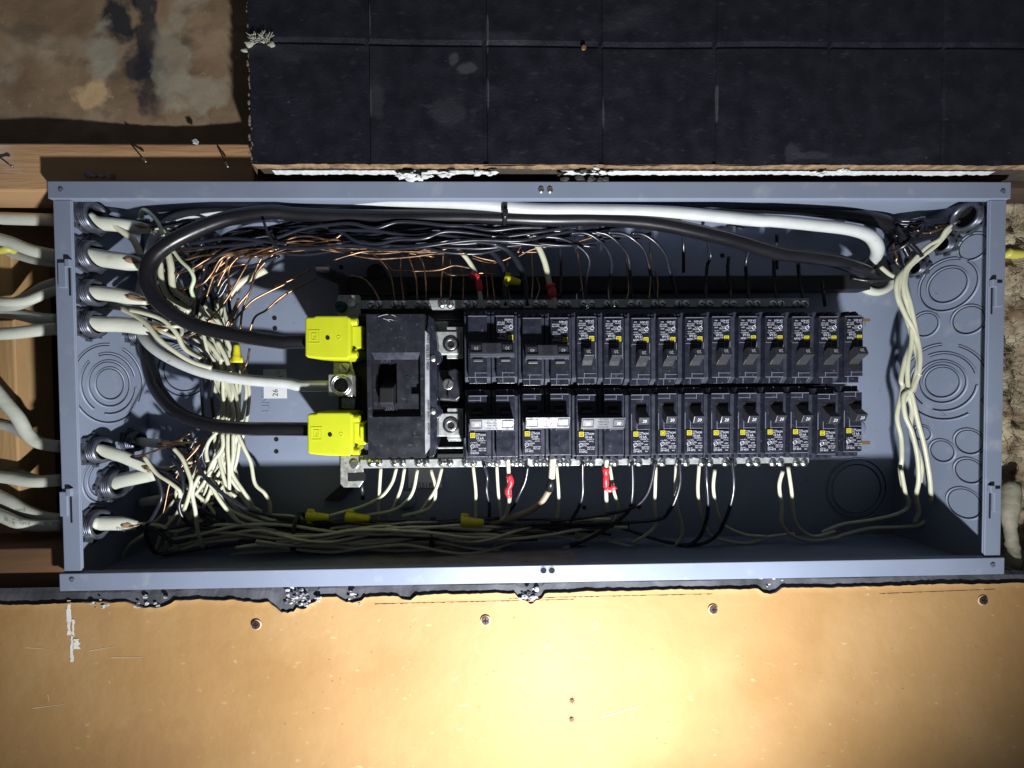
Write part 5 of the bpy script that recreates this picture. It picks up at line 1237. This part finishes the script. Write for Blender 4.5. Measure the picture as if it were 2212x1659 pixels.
# right side bundle
GR = 'white wires hanging down beside the right wall'
for sp in ['G 1400 420 60, 1280 480 58, 1220 560 54, 1120 620 50, 1020 720 46, 960 800 44, 950 950 44, 990 1100 44, 1010 1300 44, 980 1480 44, 980 1640 44; H 1010 150 46, 1050 330 46, 1100 520 46, 1140 750 44, 1150 900 40', 'G 1300 480 56, 1200 600 52, 1100 680 48, 1000 760 44, 930 850 42, 910 980 42, 960 1120 44, 1030 1250 46, 1060 1420 46, 1040 1560 46, 1010 1659 46; H 950 150 46, 960 300 46, 1010 420 46, 1050 600 46, 1060 770 44, 1040 900 38, 1060 1000 34, 1030 1090 30',
           'G 1020 700 44, 960 780 42, 900 870 42, 905 1000 42, 970 1150 42, 1010 1300 42, 960 1450 42, 930 1600 42; H 940 100 42, 900 300 42, 930 460 42, 935 620 42, 925 700 38, 950 850 32, 990 930 28', 'G 780 770 30, 840 820 34, 890 850 38, 920 900 40, 970 1050 42, 1000 1250 42, 1050 1450 44, 1030 1659 44; H 990 150 44, 1010 250 44, 1000 400 44, 1050 560 44, 1080 680 42, 1070 790 38', 'G 1060 710 46, 980 790 44, 960 900 44, 1000 1050 46, 1040 1250 46, 1070 1420 48, 1060 1560 48; H 1060 0 48, 1010 110 46, 950 200 42']:
    wire('white_wire', sp, RW * 1.15, M_WWHT, 'cream white wire hanging in the loose twist beside the right wall', 'wire', GR)
random.seed(5)
GQ = 'dark wires crossing the upper right corner of the box'
for i in range(13):
    y0 = 360 + i * 14; P = [T('G', 900 + random.uniform(-30, 20), 430 + i * 16, 40), T('G', 1050, 420 + i * 15 + random.uniform(-25, 25), 48), T('G', 1200, 410 + i * 10 + random.uniform(-30, 30), 52), T('G', 1330, 380 + i * 8 + random.uniform(-20, 20), 56), T('G', 1440, 380 + i * 4, 60)]
    wire('black_wire', '', RB, M_WBLK, 'dark wire crossing to the connector in the upper right corner', 'wire', GQ, pts=P)
for sp in ['G 1140 520 56, 1250 480 56, 1400 440 58', 'G 1000 470 50, 1100 520 52, 1200 500 52', 'G 870 600 44, 900 690 46, 890 730 44', 'G 1010 540 46, 1060 580 46, 1100 560 46', 'E 1980 428 46, 2170 434 46', 'E 1300 465 40, 1350 460 40, 1430 478 40', 'G 1180 480 54, 1300 455 56, 1400 430 58']:
    wire('ground_wire', sp, .00105, M_COP, 'bit of bare copper wire glinting at the upper right', 'wire', 'copper glints at the upper right', n=6)
for sp in ['G 960 620 34, 990 700 36, 960 800 36, 880 850 34, 700 870 28, 560 850 20', 'G 900 480 44, 960 560 50, 1040 640 50, 1080 690 48', 'G 920 500 46, 940 600 48, 990 700 46', 'G 870 640 40, 900 740 40, 960 790 38']:
    wire('black_wire', sp, .0022, M_CBLK, 'black wire looping around the entry of the thick cables', 'wire', 'black loops at the cable entry')

# ---- wire nuts
def wirenut(a_, b_, r_, lab):
    a_, b_ = T(*a_), T(*b_); t = thing('wire_connector', lab, 'wire connector', a_, 'yellow twist-on wire connectors')
    d_ = b_ - a_
    MB().tube([a_, a_ + d_ * .3, a_ + d_ * .42, a_ + d_ * .8, b_], r_, 12, 3, rad=lambda s: 1.0 if s < .25 else 1.0 - .42 * (s - .25) / .75).build('cap', M_NUT, t, smooth=True)
    n_ = d_.normalized().cross(Vector((0, -1, 0)))
    m = MB(); p_ = a_ + d_ * .16
    m.tube([p_ - n_ * r_ * 1.45 , p_, p_ + n_ * r_ * 1.45], d_.length * .17, 8, 2, flat=.4).build('wing', M_NUT, t, smooth=True)
wirenut(('A', 1745, 1475, 46), ('A', 1745, 1345, 46), .0042, 'yellow wire connector standing among the white wires left of the sticker')
wirenut(('C', 1690, 860, 44), ('C', 1810, 885, 44), .0050, 'yellow wire connector behind the black wires above the breakers')
wirenut(('D', 235, 1040, 32), ('D', 400, 1050, 32), .0052, 'yellow wire connector, leftmost on the bottom bundle')
wirenut(('D', 525, 1045, 32), ('D', 700, 1060, 32), .0056, 'yellow wire connector, second on the bottom bundle')
wirenut(('D', 1370, 1080, 36), ('D', 1540, 1090, 36), .0060, 'yellow wire connector under the lower left breaker')
# ---- zip ties
def ztie(c, ax, ru, rv, lab, tail=None):
    c = T(*c); ax = Vector(ax).normalized(); u = ax.orthogonal().normalized(); u = Vector((0, 0, 1)) - ax * ax.z; u.normalize(); v = ax.cross(u)
    P = [c + u * math.cos(q) * ru + v * math.sin(q) * rv for q in [k * math.pi / 8 for k in range(17)]]
    t = thing('zip_tie', lab, 'zip tie', c, 'black zip ties on the bundles')
    MB().tube(P, .0022, 8, 3, flat=.4).build('band', M_TIE, t, smooth=True)
    q = c + Vector((0, -1, 0)) * abs(rv) * 1.0 - u * ru * .5
    MB().box(q.x - .0026, q.x + .0026, q.y - .003, q.y + .002, q.z - .0026, q.z + .0026).build('head', M_TIE, t, bevel=.0005)
    if tail:
        T0 = [T(*p) for p in tail]; MB().tube(T0, .0014, 6, 4, flat=.5).build('tail', M_TIE, t, smooth=True)
ztie(('C', 1690, 370, 60), (1, 0, 0), .0125, .014, 'black zip tie round the thick white and black cables')
ztie(('D', 185, 1160, 24), (1, 0, 0), .021, .016, 'black zip tie round the bottom bundle, the left one')
ztie(('D', 1165, 1160, 24), (1, 0, 0), .016, .014, 'black zip tie round the bottom bundle, the right one')
ztie(('C', 30, 590, 50), (1, 0, .5), .012, .012, 'black zip tie pinching the upper bundle, its tail sticking up', [('C', 30, 640, 64), ('C', -20, 580, 66), ('C', -60, 500, 68), ('C', -85, 430, 70)])
ztie(('B', 1600, 340, 40), (0, 0, 1), .011, .012, 'black zip tie round the white strand above the lower thick cable')
ztie(('G', 960, 560, 44), (.8, 0, -.7), .018, .014, 'black zip tie in the knot of wires at the upper right')

# ---- wires one can count get their own place in the row
def ordinal(group, fmt, maxn=40):
    its = [o for o in col.objects if o.get('group') == group]
    def key(o): return o.location.x
    its.sort(key=key)
    names = ['first', 'second', 'third', 'fourth', 'fifth', 'sixth', 'seventh', 'eighth', 'ninth', 'tenth', 'eleventh', 'twelfth', 'thirteenth', 'fourteenth', 'fifteenth', 'sixteenth', 'seventeenth', 'eighteenth', 'nineteenth', 'twentieth']
    def nm_(i): return names[i] if i < 20 else 'twenty-' + names[i - 20] if i < 29 else str(i + 1) + 'th'
    for i, o in enumerate(its[:maxn]): o['label'] = fmt.format(nm_(i))
floor_ = [o for o in col.objects if o.get('group') == GZ][16:]
for o in floor_:
    o['group'] = 'white wires lying along the floor of the box'; o['label'] = 'pale wire winding along the floor of the box'
ordinal(GZ, 'pale wire dropping from the lower neutral bar, {} from the left')
ordinal('white wires lying along the floor of the box', 'pale wire winding along the floor of the box, {} to start from the left')
ordinal(GC, 'bare copper ground wire above the upper neutral bar, {} from the left')
ordinal(GX, 'white wire spreading below the lower thick cable, {} from the left')
ordinal(GW, 'pale wire sweeping down behind the big loop, {} from the left')
ordinal(GL, 'bare copper wire fanning out from the split cables, {} from the left')
ordinal(GM, 'black wire in the tangle behind the big loop, {} from the left')
ordinal(GY, 'black wire curling through the lower left of the box, {} from the left')
ordinal(GR, 'cream white wire in the twist beside the right wall, {} from the left')
ordinal('greenish wires behind the big loop', 'greenish wire behind the big black loop, {} of two from the left')
